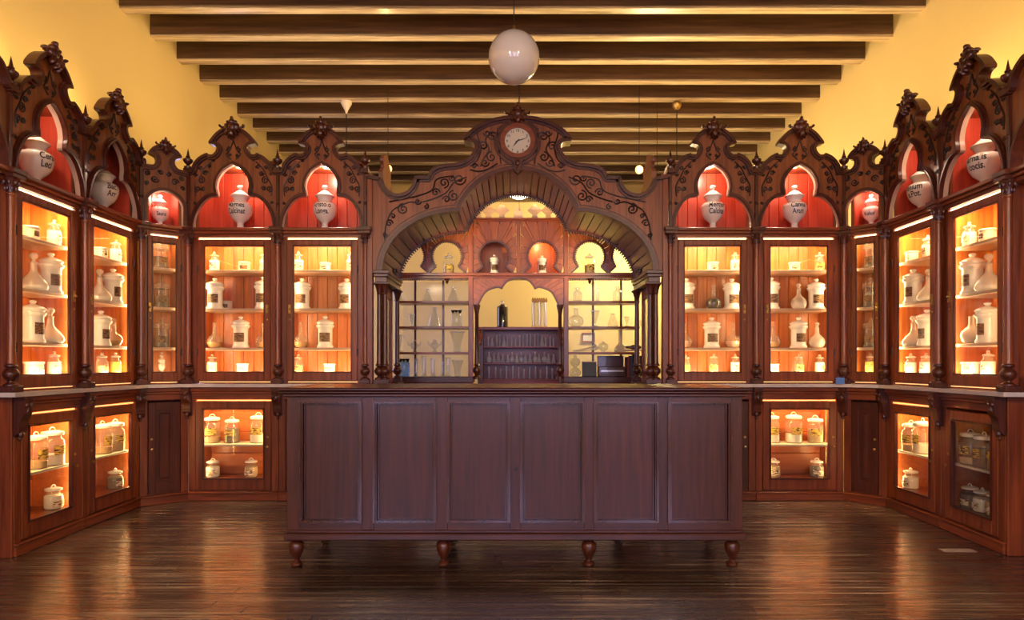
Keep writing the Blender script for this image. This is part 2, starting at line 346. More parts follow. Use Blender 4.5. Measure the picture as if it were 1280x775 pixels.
# ---------------------------------------------------------------- vessels
def rprof(prof, z):
    for (r0, z0), (r1, z1) in zip(prof, prof[1:]):
        if z0 <= z <= z1 and z1 > z0: return r0+(r1-r0)*(z-z0)/(z1-z0)
    return prof[-1][0]
URN = [(.066, 0), (.068, .008), (.060, .016), (.034, .026), (.026, .045), (.026, .072), (.040, .086), (.066, .108), (.086, .140), (.097, .175), (.100, .200), (.096, .222), (.084, .238), (.060, .248), (.054, .256), (.058, .272), (.068, .288), (.076, .296)]
URNLID = [(.079, .296), (.080, .303), (.068, .312), (.048, .328), (.032, .342), (.018, .350), (.014, .356), (.024, .366), (.027, .376), (.022, .388), (.008, .396), (.0005, .398)]
def urn(loc, rot, label, lines, s=1.0, dome=False):
    t = thing('apothecary_urn', label, 'urn', loc, rot, 'lettered urns along the cornice'); t.scale = (s, s, s)
    cobj('urnb', 'body', lambda: MB().lathe(URN, 28), M['china'], t); cobj('urnl', 'lid', lambda: MB().lathe(URNLID, 24), M['china'], t)
    for i, ln in enumerate(lines):
        me = text_mesh(ln, .060, .0012); z0 = .192-.052*i
        for v in me.vertices:
            x, z = v.co.x*.80, v.co.y+z0; r = rprof(URN, z)+.0016; a = x/.098
            v.co = (r*math.sin(a), -r*math.cos(a), z)
        obj('lettering', me, M['ink'], t)
    return t
def patch(prof_r, z0, z1, half=.75):
    return MB().lathe([(prof_r, z0), (prof_r, z1)], 8, a0=-PI/2-half, a1=-PI/2+half, cap=False)
JAR = [(.068, 0), (.071, .006), (.071, .014), (.064, .026), (.061, .034), (.061, .160), (.066, .168), (.072, .174), (.074, .180)]
JLID = [(.076, .180), (.077, .192), (.068, .196), (.066, .202), (.072, .208), (.073, .216), (.064, .226), (.042, .236), (.020, .242), (.013, .248), (.020, .256), (.022, .264), (.015, .270), (.0005, .272)]
POT = [(.044, 0), (.046, .004), (.046, .062), (.044, .066)]; PLID = [(.049, .066), (.050, .074), (.044, .080), (.012, .083), (.0005, .083)]
PHI = [(.040, 0), (.044, .004), (.044, .092), (.042, .104), (.031, .116), (.030, .130), (.036, .134)]
PHLID = [(.037, .134), (.038, .142), (.028, .148), (.014, .152), (.010, .158), (.013, .166), (.008, .172), (.0005, .173)]
DEC = [(.062, 0), (.072, .006), (.078, .022), (.076, .040), (.062, .066), (.042, .090), (.024, .112), (.019, .130), (.018, .168), (.020, .172), (.028, .176)]
DSTOP = [(.012, .172), (.012, .190), (.018, .196), (.025, .208), (.025, .218), (.016, .230), (.0005, .233)]
BAL = [(.030, 0), (.048, .006), (.060, .026), (.066, .052), (.060, .078), (.044, .098), (.026, .112), (.018, .126), (.016, .178), (.022, .182)]
BSTOP = [(.011, .180), (.011, .192), (.018, .200), (.020, .212), (.012, .222), (.0005, .225)]
CAN = [(.060, 0), (.066, .005), (.066, .150), (.062, .164), (.050, .174), (.050, .186), (.058, .190)]
CANLID = [(.062, .190), (.064, .200), (.060, .212), (.040, .218), (.012, .222), (.0005, .223)]
SML = [(.048, 0), (.052, .005), (.052, .074), (.046, .088), (.036, .098), (.036, .108), (.044, .112)]
SMLLID = [(.046, .112), (.047, .122), (.030, .128), (.010, .131), (.0005, .132)]
GOB = [(.042, 0), (.044, .006), (.018, .016), (.012, .030), (.026, .042), (.036, .060), (.036, .096), (.030, .110), (.036, .118), (.038, .150), (.024, .164), (.012, .172), (.020, .186), (.022, .196), (.012, .206), (.006, .216), (.014, .228), (.010, .240), (.0005, .243)]
def inner(prof, top, k=.93):
    out = [(max(.001, r*k), z+.004) for r, z in prof if z+.004 < top]; out.append((rprof(prof, top)*k, top)); return out
def ringhandle(z, r): return MB().tube([(r*math.cos(a), 0, z+r*1.1*math.sin(a)) for a in [PI*i/10 for i in range(11)]], .0035, 6)
KINDS = {  # kind: (object name, words, category)
 'jar': ('porcelain_jar', 'white lidded porcelain jar with brown label', 'jar'), 'pot': ('ointment_pot', 'small cream ointment pot', 'pot'),
 'wpot': ('ointment_pot', 'small white open ointment pot', 'pot'), 'phial': ('glass_jar', 'stoppered jar of white powder', 'jar'),
 'yphial': ('glass_jar', 'stoppered jar of yellow powder', 'jar'), 'bphial': ('glass_jar', 'stoppered jar of beige roots', 'jar'),
 'dec': ('decanter', 'hazed glass decanter with ball stopper', 'decanter'), 'amb': ('flask', 'round glass flask of amber liquid', 'flask'),
 'pnk': ('flask', 'round glass flask of pinkish liquid', 'flask'), 'drk': ('flask', 'round glass flask of black liquid', 'flask'),
 'wfl': ('flask', 'round milky glass flask with stopper', 'flask'), 'open': ('flask', 'open-necked milky glass flask', 'flask'),
 'gjar': ('glass_jar', 'big lidded clear glass jar of brown herbs', 'jar'), 'gob': ('glass_vessel', 'slender footed glass bottle with tall stopper', 'bottle'),
 'sur': ('small_urn', 'small white footed vase', 'vase'),
 'can': ('storage_jar', 'tall white-lidded storage jar with yellow label', 'jar'), 'canw': ('storage_jar', 'tall jar half filled with white powder', 'jar'),
 'cang': ('storage_jar', 'tall glass storage jar of grey herbs', 'jar'), 'canb': ('storage_jar', 'tall glass storage jar of beige roots', 'jar'),
 'sml': ('squat_jar', 'squat white jar with ring lid', 'jar'), 'smb': ('squat_jar', 'squat glass jar of beige roots with ring lid', 'jar'),
 'smg': ('squat_jar', 'squat glass jar of grey herbs with ring lid', 'jar'),
}
USED = {}
def uniq(label, group):
    USED.setdefault(label, 0); USED[label] += 1; return label, group
def vessel(kind, loc, rot, where, group, s=1.0):
    nm, wd, cat = KINDS[kind]; label = (wd+' '+where).replace(' ,', ',')
    t = thing(nm, label, cat, loc, rot+random.uniform(-.25, .25), group); t.scale = (s, s, s*random.uniform(.97, 1.03))
    P = lambda key, name, fn, mat: cobj(key, name, fn, M[mat], t)
    if kind == 'jar':
        P('jb', 'body', lambda: MB().lathe(JAR, 22), 'china'); P('jl', 'lid', lambda: MB().lathe(JLID, 22), 'china'); P('jlab', 'label', lambda: patch(.0622, .052, .128, .78), 'lab')
    elif kind in ('pot', 'wpot'):
        P('pb', 'body', lambda: MB().lathe(POT, 20), 'cream' if kind == 'pot' else 'china')
        P('pl' if kind == 'pot' else 'pw', 'lid', (lambda: MB().lathe(PLID, 20)) if kind == 'pot' else (lambda: MB().lathe([(.047, .066), (.051, .068), (.051, .078), (.047, .080), (.044, .070), (.0005, .069)], 20)), 'cream' if kind == 'pot' else 'china')
        P('plab', 'label', lambda: patch(.0468, .018, .050, .7), 'labw' if kind == 'wpot' else 'lab')
    elif kind.endswith('phial'):
        P('hb', 'body', lambda: MB().lathe(PHI, 20), 'jarg'); c = {'phial': 'powder', 'yphial': 'yellow', 'bphial': 'beige'}[kind]
        P('hc'+c, 'contents', lambda: MB().lathe(inner(PHI, .098 if kind != 'bphial' else .07), 20), c)
        P('hl', 'stopper', lambda: MB().lathe(PHLID, 18), 'hazed'); P('hlab', 'label', lambda: patch(.0449, .028, .076, .72), 'laby' if kind != 'phial' else 'labw')
    elif kind == 'dec':
        P('db', 'body', lambda: MB().lathe(DEC, 22), 'hazed'); P('dc', 'contents', lambda: MB().lathe(inner(DEC, .030), 22), 'powder'); P('ds', 'stopper', lambda: MB().lathe(DSTOP, 16), 'hazed')
    elif kind in ('amb', 'pnk', 'drk', 'wfl', 'open'):
        P('bb'+kind, 'body', lambda: MB().lathe(BAL, 22), {'drk': 'clear', 'wfl': 'hazed', 'open': 'hazed'}.get(kind, 'jarg'))
        c = {'amb': 'amber', 'pnk': 'pink', 'drk': 'dark', 'wfl': 'powder', 'open': 'powder'}[kind]
        P('bc'+kind, 'contents', lambda: MB().lathe(inner(BAL, {'drk': .092, 'amb': .05, 'pnk': .06}.get(kind, .045), .95), 22), c)
        if kind != 'open': P('bs', 'stopper', lambda: MB().lathe(BSTOP, 16), 'jarg' if kind != 'wfl' else 'hazed')
    elif kind == 'gjar':
        P('gb', 'body', lambda: MB().lathe(JAR, 22), 'clear'); P('gc', 'contents', lambda: MB().lathe(inner(JAR, .11), 22), 'grey'); P('gl', 'lid', lambda: MB().lathe(JLID, 22), 'jarg'); P('glab', 'label', lambda: patch(.0625, .05, .11, .6), 'lab')
    elif kind == 'gob': P('gob', 'body', lambda: MB().lathe(GOB, 20), 'hazed')
    elif kind == 'sur':
        P('sub', 'body', lambda: MB().lathe([(r*.55, z*.5) for r, z in URN], 18), 'china'); P('sul', 'lid', lambda: MB().lathe([(r*.55, z*.5) for r, z in URNLID], 18), 'china')
    elif kind.startswith('can'):
        P('cb', 'body', lambda: MB().lathe(CAN, 22), 'jarg'); c = {'can': ('beige', .05), 'canw': ('powder', .07), 'cang': ('grey', .13), 'canb': ('beige', .12)}[kind]
        P('cc'+kind, 'contents', lambda: MB().lathe(inner(CAN, c[1]), 22), c[0]); li = P('cl', 'lid', lambda: MB().lathe(CANLID, 22), 'china')
        cobj('ch', 'ring_handle', lambda: ringhandle(.215, .024), M['china'], li); P('clab', 'label', lambda: patch(.0672, .068, .128, .75), 'laby')
    else:
        c = {'sml': 'powder', 'smb': 'beige', 'smg': 'grey'}[kind]
        P('sb', 'body', lambda: MB().lathe(SML, 22), 'jarg'); P('sc'+kind, 'contents', lambda: MB().lathe(inner(SML, .080), 22), c)
        li = P('sl', 'lid', lambda: MB().lathe(SMLLID, 22), 'china'); cobj('sh', 'ring_handle', lambda: ringhandle(.126, .016), M['china'], li); P('slab', 'label', lambda: patch(.0529, .018, .056, .8), 'labw')
    return t

# ---------------------------------------------------------------- cabinet parts
ZM, ZC, ZCB = .984, 2.291, 2.215          # marble top, cornice top, cornice bottom
def column_mesh():
    m = MB()
    m.lathe([(.0265, 1.150), (.0275, 1.16), (.024, 1.17), (.0235, 1.45), (.021, 2.135), (.026, 2.14), (.026, 2.15), (.021, 2.155)], 14)
    return m
def colbase_mesh():
    m = MB().box(-.044, .044, -.044, .044, ZM, 1.022, .004)
    m.lathe([(.040, 1.022), (.040, 1.030), (.020, 1.042), (.018, 1.050), (.034, 1.064), (.044, 1.084), (.043, 1.100), (.030, 1.118), (.020, 1.128), (.034, 1.136), (.034, 1.144), (.024, 1.152)], 16); return m
def capital_mesh():
    m = MB(); m.lathe([(.021, 2.150), (.024, 2.165), (.026, 2.185), (.032, 2.205), (.044, 2.228), (.048, 2.236)], 16)
    for r in range(2):
        for i in range(8):
            a = 2*PI*(i+.5*r)/8; R = .029+.010*r; m.ball((R*math.cos(a), R*math.sin(a), 2.180+.034*r), .008, .008, .018, 6, 4)
    m.box(-.052, .052, -.052, .052, 2.236, 2.262, .004).box(-.058, .058, -.058, .058, 2.262, ZC+.004, .004); return m
def finial_mesh(): return MB().lathe([(.030, 0), (.032, .016), (.016, .022), (.013, .034), (.030, .048), (.039, .066), (.038, .078), (.022, .088), (.015, .094), (.020, .100), (.012, .110), (.005, .150), (.0005, .172)], 14)
OUT1 = [(-.376, 2.764), (-.329, 2.772)]
def outline_big(k):
    h = [(-.376, 2.764), (-.331, 2.766)]
    h += smooth([(-.331, 2.772), (-.3125, 2.825), (-.271, 2.872), (-.222, 2.90)], 4)
    h += [(-.208, 2.905), (-.200, 2.893)]
    h += smooth([(-.19, 2.892), (-.156, 2.894), (-.126, 2.926), (-.118, 2.961), (-.14, 2.990), (-.186, 3.000)], 4)
    h += smooth([(-.184, 3.006), (-.164, 3.034), (-.123, 3.080), (-.066, 3.116), (0, 3.126)], 4)
    return [(x*k, z) for x, z in mirror(h)]
def inner_big(k):
    h = [(-.345, ZC)]+smooth([(-.345, 2.30), (-.337, 2.355), (-.318, 2.42), (-.271, 2.50), (-.206, 2.553), (-.137, 2.566)], 4)
    h += smooth([(-.134, 2.575), (-.138, 2.607), (-.144, 2.645), (-.132, 2.706), (-.09, 2.772), (-.036, 2.812), (0, 2.830)], 4)
    return [(x*k, z) for x, z in mirror(h)]
def outline_small(w):
    e = w/2
    h = [(-e, 2.745), (-.135, 2.750)]+smooth([(-.125, 2.752), (-.085, 2.760), (-.058, 2.80), (-.066, 2.845), (-.112, 2.868)], 4)
    h += smooth([(-.108, 2.876), (-.085, 2.905), (-.045, 2.930), (0, 2.938)], 4); return mirror(h)
def inner_small(): return [(-.140, ZC)]+arc(0, 2.44, .140, .135, 180, 0, 16)+[(.140, ZC)]
def crest_mesh(s=1.0):
    m = MB(); B = lambda x, z, rx, rz, rot=0, y=-.02, ry=.026: m.ball((x*s, y, z*s), rx*s, ry*s, rz*s, 8, 6, rot)
    B(0, .030, .036, .044); B(0, .070, .026, .028); B(0, .098, .013, .020); B(0, -.026, .026, .036, 0, -.03)
    for q in (-1, 1):
        B(q*.038, .022, .022, .038, q*.5); B(q*.028, .060, .016, .024, q*.5); B(q*.036, -.018, .016, .032, -q*.5, -.03); B(q*.062, .004, .022, .012, q*.3)
        m.tube([((q*(.060+.035*t))*s, -.012, (.004+.020*t+.014*math.sin(t*3.4))*s) for t in [i/8 for i in range(9)]], .011*s, 6, lambda t: 1.1-.5*t)
        B(q*.098, .036, .010, .012); B(q*.020, -.054, .010, .020, -q*.3, -.03)
    B(0, -.070, .008, .018, 0, -.03); return m
def scroll_paths(k):
    out = []
    for q in (-1, 1):
        out += [spiral(q*.268*k, 2.695, .030, 1.5, PI/2, q), spiral(q*.300*k, 2.620, .026, 1.5, -PI/2, q), spiral(q*.235*k, 2.755, .022, 1.4, 0, -q), spiral(q*.045*k, 2.955, .022, 1.4, PI/2, q), spiral(q*.205*k, 2.812, .018, 1.3, PI, q)]
        out += [spiral(q*.318*k, 2.745, .016, 1.2, 0, q), spiral(q*.255*k, 2.625, .020, 1.4, PI, -q), spiral(q*.03*k, 2.905, .014, 1.2, 0, -q), spiral(q*.170*k, 2.865, .014, 1.2, 0, q), spiral(q*.275*k, 2.800, .018, 1.3, PI, -q), spiral(q*.325*k, 2.505, .012, 1.2, 0, q)]
        out += [smooth([(q*.318*k, 2.56), (q*.325*k, 2.64), (q*.285*k, 2.72), (q*.25*k, 2.79), (q*.19*k, 2.85)], 4), smooth([(q*.02*k, 2.87), (q*.06*k, 2.91), (q*.03*k, 2.95), (0, 3.03)], 4)]
    return out
def xsplit(w, n, gap=.0025):
    return [(-w/2+w*i/n+gap/2, -w/2+w*(i+1)/n-gap/2) for i in range(n)]

class Unit:
    def __init__(s, A, B):
        s.A, s.B = Vector((*A, 0)), Vector((*B, 0)); d = s.B-s.A; s.w = d.length; s.rot = math.atan2(d.y, d.x); s.mid = (s.A+s.B)/2
        s.ex = d.normalized(); s.ey = Vector((-s.ex.y, s.ex.x, 0))
    def W(s, x, y, z): p = s.mid+s.ex*x+s.ey*y; return (p.x, p.y, z)
    def atu(s, u, y):                                    # local x on the plane y where the ray of column u meets it
        r = Vector(((u-U0)/F, 1, 0)); o = s.mid+s.ey*y; n = s.ey; t = o.dot(n)/r.dot(n); return (r*t-o).dot(s.ex)

def upper(un, label, nm, lock=1, columns=(1, 1), niche='lit', lit=1.0, small=False, fin=(1, 1)):
    w = un.w; k = w/.752; e = w/2; kw = round(w, 3)
    t = thing('display_cabinet', label, 'cabinet', (un.mid.x, un.mid.y, ZM), un.rot, 'glazed wall cabinets on the marble tops')
    P = lambda key, name, fn, mat, par=t, loc=(0, 0, 0): cobj((key, kw), name, fn, M[mat], par, loc, 0, ZM)
    xi = e-.040; nt_ = 2.635 if small else 2.845
    P('car', 'carcass', lambda: MB().box(-xi, -xi+.02, .05, .36, ZM+.002, nt_-.04).box(xi-.02, xi, .05, .36, ZM+.002, nt_-.04).box(-xi, xi, .05, .36, ZM+.002, ZM+.088).box(-xi, xi, .05, .36, ZCB+.03, ZC-.003).box(-xi, xi, .34, .36, ZM, nt_).box(-xi, xi, .041, .36, nt_, nt_+.02), 'mahz')
    for q in (-1, 1): P(('post', q), 'corner_post', lambda q=q: MB().box(*sorted((q*(e-.001), q*(xi-(.028 if not small else .006)))), .028, .060, ZM+.002, ZCB), 'mahz')
    nb = 3 if small else 7
    for i, (a, b) in enumerate(xsplit(2*(xi-.02), nb)):
        P(('bb', i), 'back_board', lambda a=a, b=b: MB().box(a, b, .326, .340, ZM+.089, ZCB+.03, .003), 'back')
    for i, (a, b) in enumerate(xsplit(2*(xi-.02), nb)):
        P(('nb', i), 'niche_board', lambda a=a, b=b: MB().box(a, b, .326, .340, ZC, nt_, .003), 'red')
    if niche == 'rail': P('nrail', 'niche_rail', lambda: MB().box(-xi+.02, xi-.02, .295, .325, 2.575, 2.630), 'drkx')
    if lit:
        for q in (-1, 1): P(('sl', q), 'side_lining', lambda q=q: MB().box(*sorted((q*(xi-.021), q*(xi-.024))), .06, .325, ZM+.089, ZCB+.03), 'back')
    for q in (-1, 1): P(('nsl', q), 'niche_lining', lambda q=q: MB().box(*sorted((q*(xi-.021), q*(xi-.024))), .06, .325, ZC, nt_), 'red')
    for z in SHZ: P(('sh', z), 'shelf', lambda z=z: MB().box(-xi+.026, xi-.026, .072, .324, z-.022, z, .002), 'shelf')
    # cornice in steps
    P('cor', 'cornice', lambda: MB().box(-e+.001, e-.001, .012, .06, ZCB, ZCB+.028, .003).box(-e+.001, e-.001, -.010, .06, ZCB+.028, ZCB+.050, .004).box(-e+.001, e-.001, -.032, .06, ZCB+.050, ZC, .005), 'mahx')
    # slits of light above and below the door
    if lit:
        P('slit', 'light_slit', lambda: MB().box(-e+.075, e-.075, .038, .044, ZCB-.010, ZCB-.004), 'slit')
        P('slit2', 'light_slit', lambda: MB().box(-e+.075, e-.075, .040, .044, ZM+.012, ZM+.017), 'slitlow')
    # door
    dx = xi-(.030 if not small else .008); st = .050 if not small else .032; dz0, dz1 = ZM+.024, ZCB-.018; g0, g1 = ZM+.094, ZCB-.066
    gx = dx-st
    d = P('door', 'door', lambda: MB().box(-dx, -gx, .020, .048, dz0, dz1, .004).box(gx, dx, .020, .048, dz0, dz1, .004).box(-gx, gx, .020, .048, g1, dz1, .004).box(-gx, gx, .020, .048, dz0, g0, .004), 'mahz')
    P('bead', 'bead', lambda: MB().box(-gx, -gx+.009, .024, .042, g0, g1).box(gx-.009, gx, .024, .042, g0, g1).box(-gx, gx, .024, .042, g1-.009, g1).box(-gx, gx, .024, .042, g0, g0+.009), 'drkz', d)
    P('pane', 'pane', lambda: MB().box(-gx+.002, gx-.002, .0335, .0355, g0+.002, g1-.002), 'pane', d)
    lx = lock*(dx-st/2)
    P('lock', 'lock_plate', lambda: MB().box(-.011, .011, .012, .021, 1.575, 1.650, .003).ball((0, .008, 1.612), .010, .012, .010, 8, 6), 'brass', d, (lx, 0, 0))
    P('key', 'keyhole', lambda: MB().ball((0, .018, 1.525), .007, .005, .009, 8, 5), 'brass', d, (lx, 0, 0))
    for z in (1.25, 1.95): P(('hin', z), 'hinge', lambda z=z: MB().lathe([(.005, z-.03), (.005, z+.03)], 8, 0, .018), 'iron', d, (-lock*dx, 0, 0))
    # columns
    for i, q in enumerate((-1, 1)):
        if columns[i]:
            c = P('colm', 'column', column_mesh, 'mahz', t, (q*e, 0, 0)); P('colb', 'column_base', colbase_mesh, 'drkz', c); P('colc', 'capital', capital_mesh, 'drkz', c)
    # arched fascia over the niche
    if small: op, ip = outline_small(w), inner_small()
    else: op, ip = outline_big(k), inner_big(k)
    poly = [(-e, ZC)]+op+[(e, ZC)]+list(reversed(ip))
    f = P('fas', 'arched_fascia', lambda: MB().prism(poly, .012, .040), 'fas')
    P('cop', 'coping', lambda: MB().ribbon(op, -.012, .010, -.026, .050).ribbon(op, -.026, -.012, -.010, .012), 'drkx', f)
    P('arm', 'arch_moulding', lambda: MB().ribbon(ip, -.004, .012, -.016, .042).ribbon(ip, .012, .024, -.002, .014), 'drkx', f)
    P('lin', 'arch_lit_edge', lambda: MB().ribbon(ip, -.006, -.004, .012, .044), 'litedge', f)
    def scr():
        m = MB()
        for p in (scroll_paths(k) if not small else [spiral(q*x, z, r, 1.5, a, q) for q in (-1, 1) for x, z, r, a in ((.075, 2.66, .030, 0), (.13, 2.70, .022, PI/2), (.03, 2.72, .02, PI), (.13, 2.62, .018, -PI/2))]):
            m.tube([(x, .010, z) for x, z in p], .0056, 5)
        return m
    P('scr', 'carved_scroll', scr, 'carve', f)
    cobj(('crest', small), 'crest', lambda: crest_mesh(.72 if small else 1.0), M['drkz'], t, (0, 0, (2.925 if small else 3.105)-ZM))
    P('nfl', 'niche_floor', lambda: MB().box(-xi+.02, xi-.02, .045, .326, ZC-.002, ZC+.002), 'mahx')
    for i, q in enumerate((-1, 1)):
        if fin[i]:
            p = P('pil', 'pilaster', lambda: MB().box(-.014, .014, -.004, .016, ZC+.004, 2.745, .004).box(-.030, .030, -.03, .06, 2.745, 2.790, .005).ball((0, -.004, 2.50), .016, .012, .014, 8, 5), 'drkz', t, (q*e, 0, 0))
            P('fin', 'finial', lambda: MB().lathe([(r, z+2.788) for r, z in [(.030, 0), (.032, .016), (.016, .022), (.013, .034), (.030, .048), (.039, .066), (.038, .078), (.022, .088), (.015, .094), (.020, .100), (.012, .110), (.005, .150), (.0005, .172)]], 14), 'drkz', p)
    # lights: strips along top, bottom and behind the stiles, a spot in the niche
    if lit:
        a = un.W(0, .085, ZCB+.018); light('cabinet_led', 'AREA', a, 5.0*lit*LEDK, LED, w-.16, .03, aim=un.W(0, .20, ZCB-.9))
        for q in (-1, 1):
            a = un.W(q*(xi-.032), .060, 1.60)
            l = light('cabinet_led', 'AREA', a, 1.7*lit*LEDK, LED, .02, 1.05, aim=un.W(0, .30, 1.60))
        a = un.W(0, .075, ZM+.096); light('cabinet_led', 'AREA', a, 1.3*lit*LEDK, LED, w-.2, .02, aim=un.W(0, .30, ZM+.26))
        P('led', 'led_strip', lambda: MB().box(-e+.08, e-.08, .070, .100, ZCB+.020, ZCB+.028), 'whitep')
    if niche in ('lit', 'rail'):
        P('spot', 'niche_spot', lambda: MB().lathe([(.022, nt_-.010), (.026, nt_)], 14, 0, .13), 'spotlens')
        light('niche_spot', 'POINT', un.W(0, .13, nt_-.03), (3.0 if not small else 1.6)*(1 if niche == 'lit' else .55), (1.0, .78, .58), .02)
    return t
SHZ = [1.950, 1.622, 1.288]
M['litedge'] = plain('niche_lit_edge', (.50, .32, .22), .4)  # pale tone stands for niche light on the arch's inner edges

Y0L = .02                                   # front plane of the low cupboards behind the column line
def lower(un, label, lit=1.0, glazed=True, lock=1, ends=(0, 0), corbels=(1, 1), small=False):
    w = un.w; e = w/2; kw = round(w, 3); y0 = Y0L
    t = thing('base_cupboard', label, 'cupboard', (un.mid.x, un.mid.y, 0), un.rot, 'low cupboards under the marble tops')
    P = lambda key, name, fn, mat, par=t, loc=(0, 0, 0): cobj((key, kw), name, fn, M[mat], par, loc)
    P(('lc', ends), 'carcass', lambda: MB().box(-e+.001, -e+.05, y0+.012, .36, .07, .94).box(e-.05, e-.001, y0+.012, .36, .07, .94).box(-e+.001, e-.001, .34, .36, 0, .94).box(-e+.001, e-.001, y0+.02, .36, .06, .172).box(-e+.001, e-.001, y0+.02, .36, .92, .955), 'mahz')
    P('lpl', 'plinth', lambda: MB().box(-e+.001, e-.001, y0-.012, .34, .001, .060, .003).box(-e+.001, e-.001, y0-.022, .34, .060, .078, .005), 'mahx')
    P('lfr', 'frieze', lambda: MB().box(-e+.001, e-.001, y0-.004, y0+.03, .852, .900, .003).box(-e+.001, e-.001, y0-.02, y0+.03, .900, .922, .004).box(-e+.001, e-.001, y0-.04, y0+.03, .922, .9565, .005), 'mahx')
    for q in (-1, 1): P(('lst', q), 'stile', lambda q=q: MB().box(*sorted((q*(e-.001), q*(e-.058))), y0, y0+.03, .078, .852, .003), 'mahz')
    dx = e-.062; st = .055 if not small else .05; gx = dx-st; z0, z1 = .090, .836; g0, g1 = .178, .775
    if glazed:
        d = P('ld', 'door', lambda: MB().box(-dx, -gx, y0-.004, y0+.022, z0, z1, .003).box(gx, dx, y0-.004, y0+.022, z0, z1, .003).box(-gx, gx, y0-.004, y0+.022, g1, z1, .003).box(-gx, gx, y0-.004, y0+.022, z0, g0, .003), 'mahz')
        P('lb', 'bead', lambda: MB().box(-gx, -gx+.010, y0-.010, y0+.016, g0, g1).box(gx-.010, gx, y0-.010, y0+.016, g0, g1).box(-gx, gx, y0-.010, y0+.016, g1-.010, g1).box(-gx, gx, y0-.012, y0+.016, g0, g0+.012), 'drkz', d)
        P('lp', 'pane', lambda: MB().box(-gx+.002, gx-.002, y0+.007, y0+.009, g0+.002, g1-.002), 'pane', d)
        P('lsh', 'shelf', lambda: MB().box(-e+.056, e-.056, .065, .322, .452, .468, .002), 'shelfw')
        for i in range(4): P(('lbb', i), 'back_board', lambda i=i: MB().box(-e+.052, e-.052, .324, .339, .173+i*.187, .173+(i+1)*.187-.004, .003), 'back2')
        for q in (-1, 1): P(('lsl', q), 'side_lining', lambda q=q: MB().box(*sorted((q*(e-.051), q*(e-.054))), y0+.03, .322, .173, .915), 'back2')
        if lit:
            P('lslit', 'light_slit', lambda: MB().box(-e+.07, e-.07, y0+.010, y0+.016, .8405, .8465), 'slitlow')
            light('cupboard_led', 'AREA', un.W(0, .09, .905), 4.2*lit*LEDK, (1.0, .62, .26), w-.18, .03, aim=un.W(0, .22, .3))
            for q in (-1, 1): light('cupboard_led', 'AREA', un.W(q*(e-.062), .070, .46), .9*lit*LEDK, (1.0, .62, .26), .02, .6, aim=un.W(0, .28, .46))
            P('lled', 'led_strip', lambda: MB().box(-e+.08, e-.08, .075, .105, .908, .916), 'whitep')
    else:
        d = P('ldw', 'door', lambda: MB().box(-dx, -gx, y0-.004, y0+.022, z0, z1, .003).box(gx, dx, y0-.004, y0+.022, z0, z1, .003).box(-gx, gx, y0-.004, y0+.022, g1, z1, .003).box(-gx, gx, y0-.004, y0+.022, z0, g0, .003), 'drkz')
        P('ldp', 'door_panel', lambda: MB().box(-gx, gx, y0+.008, y0+.018, g0, g1).box(-gx+.028, gx-.028, y0-.002, y0+.010, g0+.028, g1-.028, .008), 'drkz', d)
    lx = lock*(dx-st/2)
    P('lkk', 'knob', lambda: MB().lathe([(.005, 0), (.005, .008), (.011, .012), (.011, .018), (.0005, .021)], 10), 'brass', d, (lx, y0-.004, .455)).rotation_euler = (PI/2, 0, 0)
    P('lkh', 'keyhole', lambda: MB().lathe([(.010, 0), (.010, .003), (.004, .004), (.0005, .002)], 10), 'brass', d, (lx, y0-.004, .535)).rotation_euler = (PI/2, 0, 0)
    for i, q in enumerate((-1, 1)):
        if corbels[i]: P('corb', 'corbel', corbel_mesh, 'drkz', t, (q*(e-(.028 if ends[i] else 0)), 0, 0))
    for i, q in enumerate((-1, 1)):
        if ends[i]: P(('endp', q), 'end_panel', lambda q=q: MB().box(*sorted((q*(e-.001), q*(e+.018))), y0+.001, .36, .0, .952, .003), 'mahz')
    return t
M['shelfw'] = plain('pale_glass_shelf', (.66, .62, .46), .3); M['back2'] = wood('orange_level_board', (.30, .075, .016), (.46, .13, .030), 'x', .4, coat=.2)
def corbel_mesh():
    y0 = .018; prof = smooth([(y0, .950), (-.046, .950), (-.054, .930), (-.050, .905)], 3)+smooth([(-.046, .895), (-.050, .875), (-.042, .845), (-.030, .825), (-.022, .80), (-.020, .775)], 3)+smooth([(-.016, .768), (-.014, .75), (-.004, .735), (y0, .715)], 3)
    m = MB().prism(prof, -.034, .034, 'x'); m.box(-.042, .042, -.058, y0, .938, .956, .003)
    m.ball((0, -.044, .870), .020, .014, .026, 8, 6); m.ball((0, -.004, .728), .018, .016, .024, 8, 6); m.ball((0, .004, .700), .010, .012, .016, 8, 5)
    for q in (-1, 1): m.ball((q*.020, -.044, .905), .012, .018, .018, 8, 5)
    m.sm = True; return m

